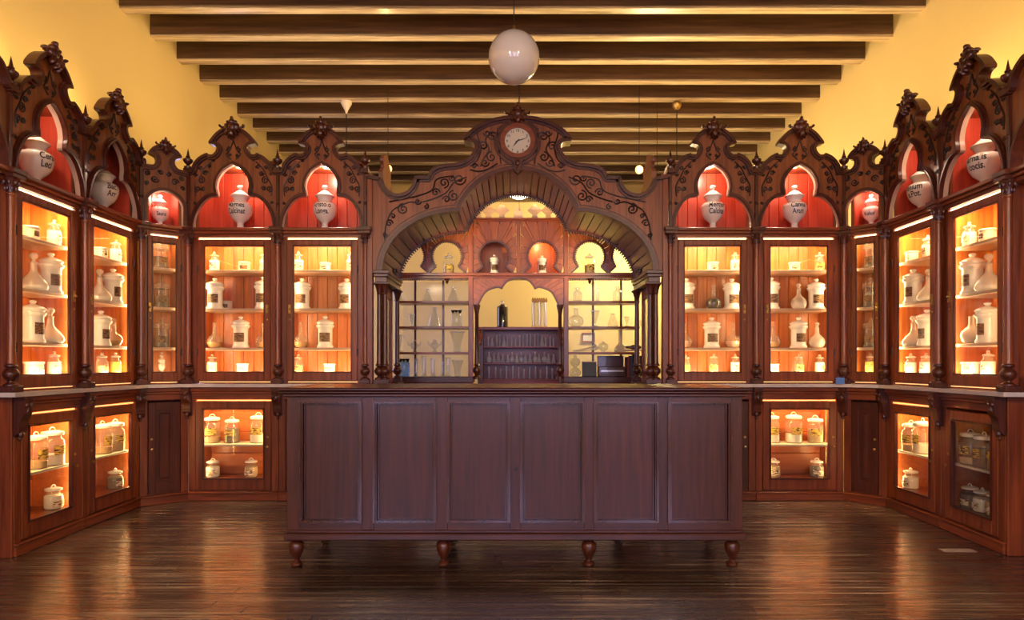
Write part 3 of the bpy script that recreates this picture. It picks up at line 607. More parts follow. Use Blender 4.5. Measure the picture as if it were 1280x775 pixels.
# ---------------------------------------------------------------- runs of cabinets
YC = 5.37
LS = [(-2.94, 3.756), (-2.972, 4.46), (-2.982, 5.15)]; LB = [(-2.718, YC), (-1.967, YC), (-1.231, YC)]
RS = [(2.945, 3.80), (2.99, 4.49), (3.00, 5.15)]; RB = [(1.329, YC), (2.052, YC), (2.785, YC)]
U = {'L0': Unit((-2.91, 3.05), LS[0]), 'L1': Unit(LS[0], LS[1]), 'L2': Unit(LS[1], LS[2]), 'LC': Unit(LS[2], LB[0]), 'LB1': Unit(LB[0], LB[1]), 'LB2': Unit(LB[1], LB[2]),
     'RB1': Unit(RB[0], RB[1]), 'RB2': Unit(RB[1], RB[2]), 'RC': Unit(RB[2], RS[2]), 'R2': Unit(RS[2], RS[1]), 'R1': Unit(RS[1], RS[0]), 'R0': Unit(RS[0], (2.91, 3.09))}
WORDS = {'L1': ['Cera', 'Leci'], 'L2': ['Bac.', 'Arr'], 'LC': ['', 'Saure'], 'LB1': ['Magnes', 'Calcinat'], 'LB2': ['Aristolo', 'Longa.'],
         'RB1': ['Mercur', 'Calcina'], 'RB2': ['Canna', 'Arun'], 'RC': ['', 'Kohol'], 'R2': ['onium', 'a.Pot.'], 'R1': ['arnalis', 'cocis.']}
NAME = {k: ('"%s"' % ' '.join(x for x in v if x)).replace('"', '') for k, v in WORDS.items()}
LOCKS = {'L1': 1, 'L2': -1, 'LC': -1, 'LB1': 1, 'LB2': -1, 'RB1': 1, 'RB2': -1, 'RC': 1, 'R2': 1, 'R1': -1}
NICHE = {'L1': 'rail', 'L2': 'dark', 'R1': 'rail', 'R2': 'rail'}
for k in WORDS:
    small = k in ('LC', 'RC')
    upper(U[k], ('narrow corner display cabinet' if small else 'tall glazed mahogany display cabinet')+' under the urn lettered '+NAME[k], NAME[k], LOCKS[k],
          columns=(1, 1 if k in ('LB2', 'R1') else 0), niche=NICHE.get(k, 'lit'), lit=.2 if small else 1.0, small=small, fin=(1, 1 if k in ('LB2', 'R1') else 0))
LOWL = {'L1': 1, 'L2': -1, 'LC': -1, 'LB1': 1, 'LB2': -1, 'RB1': 1, 'RB2': 1, 'RC': 1, 'R2': 1, 'R1': -1}
def run_points(pts, y):                    # offset a run of unit ends by y along the units' inward normals
    us = [Unit(a, b) for a, b in zip(pts, pts[1:])]; out = []
    for i, p in enumerate(pts):
        P = Vector(p)
        if i == 0: out.append(P+us[0].ey.to_2d()*y)
        elif i == len(pts)-1: out.append(P+us[-1].ey.to_2d()*y)
        else:
            a, b = us[i-1].ey.to_2d(), us[i].ey.to_2d(); n = (a+b)/(1+a.dot(b)); out.append(P+n*y)
    return [tuple(p) for p in out]
LOWU = {}                                   # the low cupboards stand a little behind the column line, so their runs are mitred there
for keys, pts in ((('L1', 'L2', 'LC', 'LB1', 'LB2'), LS+LB), (('RB1', 'RB2', 'RC', 'R2', 'R1'), RB+RS[::-1])):
    op_ = run_points(pts, Y0L)
    for k, a, b in zip(keys, op_, op_[1:]):
        a, b = Vector(a), Vector(b); d = (b-a).normalized()
        if k == 'L1': a = a+d*.05
        if k == 'R1': b = b-d*.05
        un = Unit(a, b); un.mid = un.mid-un.ey*Y0L; LOWU[k] = un
for k in WORDS:
    corner = k in ('LC', 'RC'); un = LOWU[k]
    U['low'+k] = un
    lower(un, ('panelled mahogany corner cupboard' if corner else 'unlit glazed low cupboard' if k == 'R1' else 'warmly lit glazed low cupboard' if k in ('L1', 'L2', 'LB1', 'RB2', 'R2') else 'low wooden cupboard behind the counter')+' below the '+NAME[k]+' cabinet',
          lit=0 if k == 'R1' else 1.0, glazed=k in ('L1', 'L2', 'LB1', 'RB2', 'R2', 'R1'), lock=LOWL[k], small=corner,
          ends=(1 if k in ('L1', 'RB1') else 0, 1 if k in ('R1', 'LB2') else 0), corbels=(1, 1 if k in ('R1', 'LB2') else 0))

L0p = (LS[0][0]+.004, LS[0][1]-.06); R0p = (RS[0][0]-.004, RS[0][1]-.06)
lp = [L0p]+LS[1:]+LB[:2]+[(-1.13, YC)]; rp = [(1.225, YC)]+RB[1:]+RS[:0:-1]+[R0p]
for pts, side, rnd in ((lp, 'under the Calcinat and Longa urns', 1), (rp, 'under the Calcina and Arun urns', -1)):
    f0, b0 = run_points(pts, -.065), run_points(pts, .355)
    if rnd == 1: endc = [(f0[-1][0]+.05, f0[-1][1]+.02), (f0[-1][0]+.075, f0[-1][1]+.07), (f0[-1][0]+.06, f0[-1][1]+.14)]; poly = f0+endc+b0[::-1]
    else: endc = [(f0[0][0]-.06, f0[0][1]+.14), (f0[0][0]-.075, f0[0][1]+.07), (f0[0][0]-.05, f0[0][1]+.02)]; poly = endc+f0+b0[::-1]
    m = MB().prism(poly, .9575, ZM, 'z')
    tag(obj('marble_worktop', m, M['marble']), 'long pale marble worktop '+side, 'worktop')

# door portals next to the side runs: same fascia, plain panelled wall below
for k, lab in (('L0', 'Cera Leci'), ('R0', 'arnalis cocis.')):
    un = U[k]; w = un.w; e = w/2; kk = w/.752
    t = thing('wall_portal', 'panelled mahogany wall bay with arched top beside the %s cabinet' % lab, 'panelling', (un.mid.x, un.mid.y, 0), un.rot)
    y0 = .16
    obj('wall_panel', MB().box(-e, e, y0, y0+.03, 0, ZCB+.03).box(-e, e, .34, .36, ZC, 2.85), M['mahz'], t)
    for i in range(2):
        a, b = xsplit(w, 2, .10)[i]
        for z0, z1 in ((.2, .9), (1.05, 2.1)): obj('raised_panel', MB().box(a, b, y0-.014, y0, z0, z1, .012), M['drkz'], t)
    obj('cornice', MB().box(-e, e, .012, y0+.03, ZCB, ZCB+.028, .003).box(-e, e, -.010, y0+.03, ZCB+.028, ZCB+.05, .004).box(-e, e, -.032, y0+.03, ZCB+.05, ZC, .005), M['mahx'], t)
    obj('plinth', MB().box(-e, e, y0-.02, y0, 0, .10, .006), M['mahx'], t)
    op, ip = outline_big(kk), inner_big(kk); poly = [(-e, ZC)]+op+[(e, ZC)]+list(reversed(ip))
    f = obj('arched_fascia', MB().prism(poly, .012, .040), M['fas'], t)
    obj('coping', MB().ribbon(op, -.012, .010, -.030, .075), M['drkx'], f); obj('arch_moulding', MB().ribbon(ip, -.004, .012, -.016, .060), M['drkx'], f)
    for i, (a, b) in enumerate(xsplit(w-.02, 7)): obj('niche_board', MB().box(a, b, .326, .340, ZC, 2.845, .003), M['red'], t)
    obj('niche_ceiling', MB().box(-e, e, .04, .36, 2.845, 2.865), M['mahx'], t)
    obj('crest', crest_mesh(1.0), M['drkz'], t, (0, 0, 3.105))
    if k == 'L0':
        pass
    light('niche_spot', 'POINT', un.W(0, .13, 2.80), 2.5, (1.0, .66, .42), .02)

# ---------------------------------------------------------------- what stands in the cabinets
ORD = ['top', 'second', 'third', 'bottom']
UP = {
 'L1': [[('pot', 38), ('phial', 78)], [('dec', 43), ('jar', 73.5)], [('jar', 41), ('dec', 75)], [('wpot', 42.5), ('phial', 79.5)]],
 'L2': [[('wpot', 125.5), ('phial', 149)], [('dec', 125.5), ('jar', 149)], [('jar', 126), ('amb', 149)], [('bphial', 127.5), ('yphial', 149.5)]],
 'LC': [[('gjar', 201)], [('gjar', 202)], [('gjar', 202)], [('gob', 202)]],
 'LB1': [[('phial', 268), ('pot', 305.5), ('phial', 331)], [('jar', 269), ('pot', 283), ('jar', 329)], [('amb', 265.5), ('jar', 301), ('amb', 329)], [('phial', 262), ('wpot', 303.5)]],
 'LB2': [[('phial', 373), ('wpot', 406.5), ('phial', 439)], [('jar', 374), ('jar', 433.5)], [('amb', 372.5), ('jar', 406.5)], [('bphial', 373), ('wpot', 412)]],
 'RB1': [[('wpot', 891), ('phial', 924)], [('jar', 858), ('drk', 892), ('jar', 920.5)], [('pnk', 856), ('jar', 889.5), ('pnk', 922)], [('bphial', 857), ('bphial', 892), ('phial', 925)]],
 'RB2': [[('wpot', 993), ('bphial', 1027.5)], [('jar', 964), ('wfl', 999), ('jar', 1027.5)], [('amb', 966), ('jar', 998), ('wfl', 1031)], [('wpot', 966.5), ('bphial', 999), ('phial', 1031)]],
 'RC': [[('gjar', 1089)], [('sur', 1076), ('gjar', 1088)], [('gjar', 1089)], [('yphial', 1088)]],
 'R2': [[('wpot', 1139), ('phial', 1160)], [('jar', 1138), ('dec', 1161)], [('dec', 1137.5), ('jar', 1158)], [('phial', 1135), ('phial', 1157.5)]],
 'R1': [[('phial', 1203), ('pot', 1234.5)], [('jar', 1208), ('dec', 1233)], [('open', 1206), ('jar', 1234.5)], [('wpot', 1209.5), ('phial', 1235.5)]],
}
RAD = {'jar': .078, 'dec': .083, 'gjar': .070, 'pot': .054, 'wpot': .060, 'gob': .046, 'sur': .056, 'amb': .068, 'pnk': .068, 'drk': .068, 'wfl': .068, 'open': .068, 'phial': .046, 'yphial': .046, 'bphial': .046,
       'can': .068, 'canw': .074, 'cang': .068, 'canb': .068, 'sml': .062, 'smb': .062, 'smg': .062}
def spaced(xs, rs, lim):                      # keep vessels clear of each other and of the sides
    xs = list(xs); o = sorted(range(len(xs)), key=lambda i: xs[i])
    for _ in range(60):
        for i in o: xs[i] = max(-lim+rs[i], min(lim-rs[i], xs[i]))
        for a, b in zip(o, o[1:]):
            need = rs[a]+rs[b]+.004-(xs[b]-xs[a])
            if need > 0: xs[a] -= need/2; xs[b] += need/2
    return xs
BASEZ = [SHZ[0], SHZ[1], SHZ[2], ZM+.088]
for k, rows in UP.items():
    un = U[k]
    for r, items in enumerate(rows):
        ys = [(.19 if k[1] == 'B' else .140) for q in items]
        if k in ('LC', 'RC'): ys = [.16 for q in items]
        if r == 1 and k in ('LB1', 'RC'): ys = [.265 if q[0] in ('pot', 'sur') else .15 for q in items]
        xx = [un.atu(q[1], yy) for q, yy in zip(items, ys)]; lim = un.w/2-.066
        near = [i for i, q in enumerate(items) if ys[i] < .26]; far = [i for i in range(len(items)) if i not in near]
        for grp in (near, far):
            for i, x in zip(grp, spaced([xx[i] for i in grp], [RAD[items[i][0]] for i in grp], lim)): xx[i] = x
        for (kind, u), x, y in zip(items, xx, ys):
            sc = {'pot': 1.05, 'wpot': 1.0, 'dec': 1.05, 'gjar': .9}.get(kind, 1.0)
            if r == 3 and kind.endswith('phial'): sc = .95
            if k in ('L1', 'R1') and kind == 'wpot': sc = 1.15
            if kind == 'gob': sc = .76
            if kind == 'sur': sc = .85
            where = ', %s shelf under %s urn' % (ORD[r], NAME[k])
            same = [q for q in items if q[0] == kind]
            if len(same) > 1:
                others = sorted(same, key=lambda q: q[1]); i = others.index((kind, u))
                lockside = (LOCKS[k] > 0) == (i == len(others)-1)
                where += ', lock side' if lockside else ', hinge side'
            vessel(kind, un.W(x, y, BASEZ[r]+.0006), un.rot, where, 'pharmacy vessels on the cabinet shelves', sc)
LOW = {
 'L1': [[('can', 45), ('canw', 68)], [('sml', 71)]], 'L2': [[('can', 128), ('canb', 145)], [('smg', 144)]],
 'LB1': [[('can', 260.5), ('cang', 290), ('canw', 323)], [('sml', 266), ('smb', 314)]], 'RB2': [[('canw', 964), ('canw', 992), ('canb', 1019)], [('smb', 967), ('smg', 1021)]],
 'R2': [[('can', 1130), ('canw', 1147)], [('sml', 1136)]], 'R1': [[('can', 1187), ('cang', 1217), ('canb', 1234)], [('smg', 1187), ('sml', 1204), ('smb', 1231)]],
}
for k, rows in LOW.items():
    un = U['low'+k]
    for r, items in enumerate(rows):
        y = .18 if k[1] == 'B' else .140
        xx = spaced([un.atu(q[1], y) for q in items], [RAD[q[0]] for q in items], un.w/2-.057)
        for (kind, u), x in zip(items, xx):
            where = ', '+('shelf' if r == 0 else 'floor')+' of low %s cupboard' % NAME[k]
            same = sorted([q for q in items if q[0] == kind], key=lambda q: q[1])
            if len(same) > 1: where += ', knob side' if (LOWL[k] > 0) == (same.index((kind, u)) == len(same)-1) else ', hinge side'
            sc = {'canw': 1.08, 'sml': 1.12, 'smb': 1.1, 'smg': 1.1}.get(kind, 1.0)
            if kind == 'cang' and r == 0 and k == 'LB1': sc = .95
            vessel(kind, un.W(x, y, (.468 if r == 0 else .172)+.0006), un.rot, where, 'storage jars in the low cupboards', sc)
URNU = {'L1': 45, 'L2': 130, 'LC': 201, 'LB1': 300.5, 'LB2': 406, 'RB1': 891, 'RB2': 993, 'RC': 1088, 'R2': 1152, 'R1': 1231}
for k, u in URNU.items():
    un = U[k]; small = k in ('LC', 'RC'); y = .17; x = un.atu(u, y); lim = un.w/2-.14
    if not small: x = max(-lim, min(lim, x))
    else: x = max(-.04, min(.04, x)); y = .19
    p = un.W(x, y, ZC+.0025); face = math.atan2(-p[0], p[1])                  # urns are turned a little towards the room
    urn(p, un.rot*(.75 if k[1] in '12' and k[0] in 'LR' else 1)+random.uniform(-.1, .1), 'white lidded porcelain urn lettered '+NAME[k]+' on the cornice', [t for t in WORDS[k]], .72 if small else 1.02)

# ---------------------------------------------------------------- the great clock arch
CX = .047; ZS = zb(338)                                   # centre, springing height
YA0, YA1 = YC, 6.12; YS_ = 6.42
def archpath():
    kx = 5.37/800
    foot = 169*kx; cux = 73.4*kx; cuz = zb(264.5); apz = zb(212.4)
    side = arc(-cux, ZS, foot-cux, cuz-ZS, 180, 90, 20)
    s = apz-cuz; R = (cux*cux+s*s)/(2*s); a = math.degrees(math.atan2(cuz-(apz-R), -cux))
    cen = arc(0, apz-R, R, R, a, 90, 18)
    return side, cen
side, cen = archpath()
half = side+cen[1:]
AP = mirror(half)
ko = 5.37/800/ (1/ (149.0)) / 149.0 * 1.0
def zo(y): return CAMZ+(345-y/3.369)*5.37/800
def xo(x): return (x-600)/3.369*5.37/800
rawo = [[(25, 385)], [(25, 390), (40, 422), (70, 448), (100, 455), (135, 445), (160, 420), (172, 386)], [(172, 381), (228, 380)], [(229, 376), (237, 358), (260, 340), (300, 330), (350, 325), (395, 305), (420, 272), (425, 245), (410, 227), (378, 223)], [(379, 219), (395, 198), (430, 169), (480, 145), (540, 131), (600, 127)]]
oh = []
for seg in rawo: oh += smooth([(xo(a), zo(b)) for a, b in seg], 3) if len(seg) > 2 else [(xo(a), zo(b)) for a, b in seg]
OP = mirror(oh)
EX = 1.255
ta = thing('clock_arch', 'great carved mahogany arch with planked vault over the passage', 'arch', (CX, YC, 0))
poly = [(-EX, ZS), (-EX, zo(378)), (OP[0][0], zo(378))]+OP+[(-OP[0][0], zo(378)), (EX, zo(378)), (EX, ZS)]+list(reversed(AP))
fa = obj('arch_fascia', MB().prism(poly, 0, .04), M['fas'], ta)
obj('coping', MB().ribbon([(-EX, zo(376))]+OP+[(EX, zo(376))], -.016, .012, -.040, .10).ribbon(OP, -.034, -.016, -.014, .002), M['drkx'], fa)
obj('arch_moulding', MB().ribbon(AP, -.004, .016, -.030, .06).ribbon(AP, .016, .036, -.012, .004).ribbon(AP, .050, .058, -.006, .004), M['drkx'], fa)
def plankrun(path, n, gap=.0045):                                    # resample evenly
    L = [0]
    for a, b in zip(path, path[1:]): L.append(L[-1]+math.hypot(b[0]-a[0], b[1]-a[1]))
    def at(s):
        for i in range(len(path)-1):
            if L[i+1] >= s-1e-9:
                t = (s-L[i])/max(1e-9, L[i+1]-L[i]); return (path[i][0]+(path[i+1][0]-path[i][0])*t, path[i][1]+(path[i+1][1]-path[i][1])*t)
        return path[-1]
    return [(at(L[-1]*i/n+gap), at(L[-1]*(i+1)/n-gap)) for i in range(n)]
cfull = mirror(cen)
runs = plankrun(side, 11)+plankrun(cfull, 20)+plankrun([(-x, z) for x, z in reversed(side)], 11)
for (a, b) in runs:
    dx, dz = b[0]-a[0], b[1]-a[1]; L = math.hypot(dx, dz); n = (-dz/L, dx/L); t = .018
    off = .004*random.random()
    a2, b2 = (a[0]+n[0]*off, a[1]+n[1]*off), (b[0]+n[0]*off, b[1]+n[1]*off)
    obj('vault_plank', MB().prism([a2, b2, (b2[0]+n[0]*t, b2[1]+n[1]*t), (a2[0]+n[0]*t, a2[1]+n[1]*t)], .045, YA1-YA0), M['plank'], ta)
obj('vault_shell', MB().ribbon(AP, .026, .040, .03, YA1-YA0), M['drkz'], ta)
obj('rear_arch_moulding', MB().ribbon(AP, -.012, .045, YA1-YA0, YA1-YA0+.03), M['drkx'], ta)
dm = MB()
for (a, b) in plankrun(side, 34)+plankrun(cfull, 60)+plankrun([(-x, z) for x, z in reversed(side)], 34):
    dx, dz = b[0]-a[0], b[1]-a[1]; L = math.hypot(dx, dz); n = (dz/L, -dx/L); c = ((a[0]+b[0])/2, (a[1]+b[1])/2); h = .0065
    q = [(c[0]-dx/L*h+n[0]*.010, c[1]-dz/L*h+n[1]*.010), (c[0]+dx/L*h+n[0]*.010, c[1]+dz/L*h+n[1]*.010), (c[0]+dx/L*h+n[0]*.030, c[1]+dz/L*h+n[1]*.030), (c[0]-dx/L*h+n[0]*.030, c[1]-dz/L*h+n[1]*.030)]
    dm.prism(q, YA1-YA0+.004, YA1-YA0+.026)
obj('dentil_trim', dm, M['black'], ta)['kind'] = 'stuff'
SMH = {1: MB(), -1: MB()}
def P2(pts):                                               # zoom-6 pixel points -> scroll tubes, both halves
    for q in (1, -1): SMH[q].tube([(q*xo(a), -.004, zo(b)) for a, b in smooth(pts, 4)], .0062, 5)
def SP(cx, cz, r, turns, a0, sgn):
    for q in (1, -1): SMH[q].tube([(q*x, -.004, z) for x, z in spiral(xo(cx), zo(cz), r*5.37/800/3.369, turns, a0, sgn)], .0062, 5)
P2([(500, 185), (465, 215), (480, 260), (455, 300), (445, 330)]); SP(492, 205, 22, 1.4, 0, 1); SP(455, 245, 20, 1.4, PI, -1); SP(490, 290, 22, 1.4, PI/2, 1); SP(462, 315, 18, 1.3, 0, -1); SP(470, 190, 14, 1.2, PI, 1)
P2([(385, 375), (330, 400), (300, 440), (250, 465), (200, 480)]); SP(355, 385, 26, 1.5, 0, -1); SP(330, 455, 24, 1.5, PI/2, 1); SP(290, 400, 22, 1.5, -PI/2, 1); SP(255, 440, 18, 1.4, 0, 1); SP(300, 470, 16, 1.3, PI, -1); SP(325, 380, 14, 1.2, PI, 1)
P2([(190, 490), (150, 480), (110, 495), (70, 520), (45, 580), (40, 640)]); SP(118, 510, 24, 1.6, PI/2, 1); SP(60, 570, 16, 1.4, 0, 1); SP(180, 478, 14, 1.2, 0, -1); SP(75, 540, 12, 1.2, PI, -1); SP(45, 620, 12, 1.2, PI/2, 1); SP(215, 500, 12, 1.2, PI/2, -1)
P2([(400, 345), (440, 352), (480, 340), (515, 318)]); SP(420, 330, 12, 1.2, 0, 1)
P2([(60, 480), (110, 470), (180, 455), (240, 430), (260, 385), (330, 370)]); P2([(455, 165), (430, 190), (445, 250), (432, 300), (400, 330)]); P2([(515, 170), (520, 250), (530, 320)])
for q in (1, -1): obj('carved_scroll', SMH[q], M['carve'], fa)
obj('top_crest', crest_mesh(1.05), M['drkz'], ta, (0, .01, zo(122)))
obj('keystone', MB().prism([(-.050, 0), (.050, 0), (.030, -.060), (.036, -.090), (0, -.125), (-.036, -.090), (-.030, -.060)], -.055, .01).ball((0, -.055, -.035), .022, .014, .028).ball((0, -.05, -.085), .014, .012, .020), M['drkz'], ta, (0, 0, zo(305)))
obj('clock_housing', MB().ribbon(arc(0, 0, .158, .158, 0, 360, 40)[:-1], -.012, .022, -.030, .01, True).ribbon(arc(0, 0, .190, .190, 0, 360, 40)[:-1], -.008, .008, -.016, .005, True), M['drkx'], ta, (0, 0, zo(228)))
# passage sides: entablature, twin columns, framed glass
for q in (-1, 1):
    xc = q*1.118; S = 'passage_entablature'
    e1 = obj(S, MB().box(*sorted((q*1.075, q*1.215)), -.03, .66, ZS-.028, ZS, .004).box(*sorted((q*1.085, q*1.205)), -.02, .65, ZS-.055, ZS-.028, .004).box(*sorted((q*1.095, q*1.195)), -.01, .64, ZS-.10, ZS-.055, .004), M['drkz'], ta)
    kz = (ZS-.10-ZM)/(ZC-ZM)
    for (cxx, cyy) in ((q*1.118, .03), (q*1.165, .03), (q*1.118, .60)):
        c = cobj('pcol', 'column', lambda: MB().lathe([(.0265, ZM+.166), (.023, ZM+.186), (.020, ZS-.20), (.025, ZS-.195), (.020, ZS-.185)], 14), M['drkz'], ta, (cxx, cyy, 0))
        cobj('pcolb', 'column_base', colbase_mesh, M['drkz'], c)
        cobj('pcolc', 'capital', lambda: MB().lathe([(.021, ZS-.19), (.026, ZS-.165), (.038, ZS-.125), (.044, ZS-.115)], 14).box(-.046, .046, -.046, .046, ZS-.115, ZS-.1, .003), M['drkz'], c)
    fr = obj('side_frame', MB().box(q*1.165-.012, q*1.165+.012, .10, .16, ZM, ZS-.1, .003).box(q*1.165-.012, q*1.165+.012, .50, .56, ZM, ZS-.1, .003).box(q*1.165-.012, q*1.165+.012, .16, .50, ZM, ZM+.1, .003).box(q*1.165-.012, q*1.165+.012, .16, .50, ZS-.2, ZS-.1, .003), M['mahz'], ta)
    obj('pane', MB().box(q*1.165-.002, q*1.165+.002, .16, .50, ZM+.1, ZS-.2), M['pane'], fr)
    obj('passage_base', MB().box(*sorted((q*1.10, q*1.20)), .0, .66, 0, ZM-.03, .004), M['mahz'], ta)
    obj('passage_ledge', MB().box(*sorted((q*1.07, q*1.22)), .36, .68, ZM-.03, ZM, .005), M['drkz'], ta)
    obj('end_post', MB().box(*sorted((q*1.215, q*1.262)), -.012, .05, ZM, zo(372), .004).box(*sorted((q*1.205, q*1.275)), -.03, .07, zo(378), zo(366), .004), M['mahz'], ta)
    f = obj('return_crest', MB().prism(smooth([(.15, 2.60), (.12, 2.80), (.20, 2.86), (.16, 2.93), (.26, 2.99), (.36, 3.02)], 3)+smooth([(.40, 2.98), (.52, 2.90), (.50, 2.80), (.60, 2.74), (.62, 2.60)], 3), q*1.175-.015, q*1.175+.015, 'x'), M['fas'], ta)
    obj('return_panel', MB().box(q*1.175-.012, q*1.175+.012, .05, .70, ZS, 2.60), M['mahz'], ta)
for q in (-1, 1):                                        # added spots, no known lamps, wash the screen from the springing ledges
    hx, hz = q*1.085, ZS
    hs_ = obj('added_ledge_spot', MB().lathe([(.018, 0), (.018, .006), (.008, .010), (.008, .022), (.020, .026), (.022, .050), (.016, .056)], 14), M['iron'], ta, (hx, .30, hz))
    o = light('added_ledge_spot', 'SPOT', (CX+q*1.055, YC+.33, hz+.045), 30, (1.0, .72, .38), .02, aim=(CX+q*.05, YS_, 2.30)); o.data.spot_size = math.radians(72); o.data.spot_blend = .7
# the clock: an enamel dial set in the arch
ck = thing('wall_clock', 'round wall clock with cream dial set in the carved arch', 'clock', (CX, YC-.012, zo(228)))
obj('bezel', MB().ribbon(arc(0, 0, .118, .118, 0, 360, 40)[:-1], -.028, .010, -.034, .012, True), M['mahx'], ck)
fc = obj('dial', MB().prism(arc(0, 0, .112, .112, 0, 360, 48)[:-1], -.016, .008), M['clockface'], ck)
for h in range(1, 13):
    me = text_mesh(str(h), .030, .0006); a = PI/2-h*PI/6
    for v in me.vertices: v.co = (v.co.x+.089*math.cos(a), -.0175, v.co.y-.0105+.089*math.sin(a))
    obj('numeral', me, M['black'], fc)
def hand(name, deg, L, wd):
    a = math.radians(90-deg); d = (math.cos(a), math.sin(a)); n = (-d[1], d[0])
    obj(name, MB().prism([(-d[0]*.02+n[0]*wd*.6, -d[1]*.02+n[1]*wd*.6), (d[0]*L*.4+n[0]*wd, d[1]*L*.4+n[1]*wd), (d[0]*L, d[1]*L), (d[0]*L*.4-n[0]*wd, d[1]*L*.4-n[1]*wd), (-d[0]*.02-n[0]*wd*.6, -d[1]*.02-n[1]*wd*.6)], -.024, -.021), M['black'], ck)
hand('hour_hand', 219.8, .066, .0048); hand('minute_hand', 72.6, .084, .003)

# ---------------------------------------------------------------- rear screen with keyhole openings
YS = 6.42; SX = F/YS
def zs(v): return CAMZ+(V0-v)/SX
def xs_(u): return (u-648)/SX
ts = thing('pharmacy_screen', 'tall open-shelved mahogany screen with keyhole openings behind the clock arch', 'screen', (xw(648, YS), YS, 0))
ZK, ZT = zs(343), zs(273); XB = xs_(710.5); XE = xs_(800)
K = [(0, -.241), (0, .241)]
def sunburst(cx, x0, x1, z0, z1, cz, r, n, backed):
    # wedge boards between a keyhole (circle + flared foot) and the bay's rectangle
    corners = [math.atan2(z-cz, x-cx) for x in (x0, x1) for z in (z0, z1)]
    a0, a1 = -PI/2+math.radians(48), 1.5*PI-math.radians(48)
    angs = sorted([a0+(a1-a0)*i/n for i in range(n+1)]+[c % (2*PI) if c > -PI/2 else c+2*PI for c in corners if True])
    angs = [a if a <= a1 else a for a in angs if a0-1e-6 <= a <= a1+1e-6]
    def edge(a):
        c, s = math.cos(a), math.sin(a); t = 1e9
        if c > 1e-6: t = min(t, (x1-cx)/c)
        if c < -1e-6: t = min(t, (x0-cx)/c)
        if s > 1e-6: t = min(t, (z1-cz)/s)
        if s < -1e-6: t = min(t, (z0-cz)/s)
        return (cx+t*c, cz+t*s), t
    for p, q in zip(angs, angs[1:]):
        if q-p < .03: continue
        g = .008; pa, qa = p+g, q-g; m_ = (p+q)/2
        (E1, t1), (E2, t2) = edge(pa), edge(qa)
        if min(t1, t2) < r*1.02: continue
        inn = [(cx+r*math.cos(qa+(pa-qa)*i/4), cz+r*math.sin(qa+(pa-qa)*i/4)) for i in range(5)]
        obj('sunburst_board', MB().prism([E1, E2]+inn, -.006*random.random(), .018), M['sun'], ts)
    ring = arc(cx, cz, r, r, math.degrees(a0), math.degrees(a1), 30)
    f1, f2 = edge(a0)[0], edge(a1)[0]
    pth = [f1]+ring+[f2]
    o = obj('keyhole_moulding', MB().ribbon(pth, -.010, .008, -.022, .022), M['drkx'], ts)
    dd = MB()
    for (a, b) in plankrun(ring, 30):
        c = ((a[0]+b[0])/2, (a[1]+b[1])/2); d = Vector((cx-c[0], cz-c[1])).normalized(); n = Vector((-d.y, d.x))
        q = [Vector(c)+d*.006+n*.004, Vector(c)+d*.006-n*.004, Vector(c)+d*.018-n*.004, Vector(c)+d*.018+n*.004]
        dd.prism([tuple(k) for k in q], -.010, .008)
    obj('keyhole_dentil', dd, M['black'], o)['kind'] = 'stuff'
    if backed:
        obj('niche_box', MB().box(cx-r-.03, cx+r+.03, .20, .21, z0, z1).box(cx-r-.03, cx-r-.02, .02, .20, z0, z1).box(cx+r+.02, cx+r+.03, .02, .20, z0, z1).box(cx-r-.03, cx+r+.03, .02, .21, cz+r+.02, cz+r+.03), M['back'], ts)
M['sun'] = wood('sunburst_board', (.17, .036, .010), (.33, .085, .022), 'z', .34, coat=.3)
czk = zs(320.5); rk = 19/SX
zk0 = ZK+.014
sunburst(-.241, -XB+.05, -.022, zk0, ZT-.02, czk, rk, 15, True); sunburst(.241, .022, XB-.05, zk0, ZT-.02, czk, rk, 15, True)
obj('pilaster', MB().box(-.020, .020, -.012, .02, zk0, ZT-.02, .004), M['mahz'], ts)
for q in (-1, 1):
    obj('pilaster', MB().box(*sorted((q*(XB-.048), q*XB)), -.016, .03, zs(472), ZT-.02, .004), M['mahz'], ts)
    x0, x1 = sorted((q*(XB+.004), q*.905)); sunburst(q*.715, x0, x1, zk0, zs(288), czk, rk, 15, False)
    x0, x1 = sorted((q*.925, q*XE)); sunburst(q*1.09, x0, x1, zk0, zs(288), czk, rk, 13, False)
    obj('bay_pilaster', MB().box(*sorted((q*.905, q*.925)), -.012, .02, zk0, zs(288), .003), M['mahz'], ts)
    obj('bay_top', MB().box(*sorted((q*XB, q*XE)), -.02, .12, zs(288), zs(284), .004), M['mahx'], ts)
obj('top_beam', MB().box(-XB-.02, XB+.02, -.035, .14, ZT-.02, ZT, .004).box(-XB-.01, XB+.01, -.02, .13, ZT-.034, ZT-.02, .003), M['mahx'], ts)
obj('middle_beam', MB().box(-XE, XE, -.030, .20, ZK-.018, ZK+.014, .004).box(-XE, XE, -.014, .16, ZK-.040, ZK-.018, .004), M['mahx'], ts)
ct = MB()                                                  # cut-out cresting boards on the top beam
for i, xx in enumerate([-.42, -.30, -.165, 0, .165, .30, .42]):
    if i % 2 == 0 and i not in (2, 4) or i == 3:
        pts = [(-.055, 0), (.055, 0), (.035, .045), (.05, .055), (.02, .075), (.03, .088), (0, .125), (-.03, .088), (-.02, .075), (-.05, .055), (-.035, .045)]
    else: pts = [(-.035, 0), (.035, 0), (.02, .04), (.075, .085), (0, .155), (-.075, .085), (-.02, .04)]
    obj('cresting_board', MB().prism([(xx+x, ZT+z*.95) for x, z in pts], .0, .012), M['shelf'], ts)
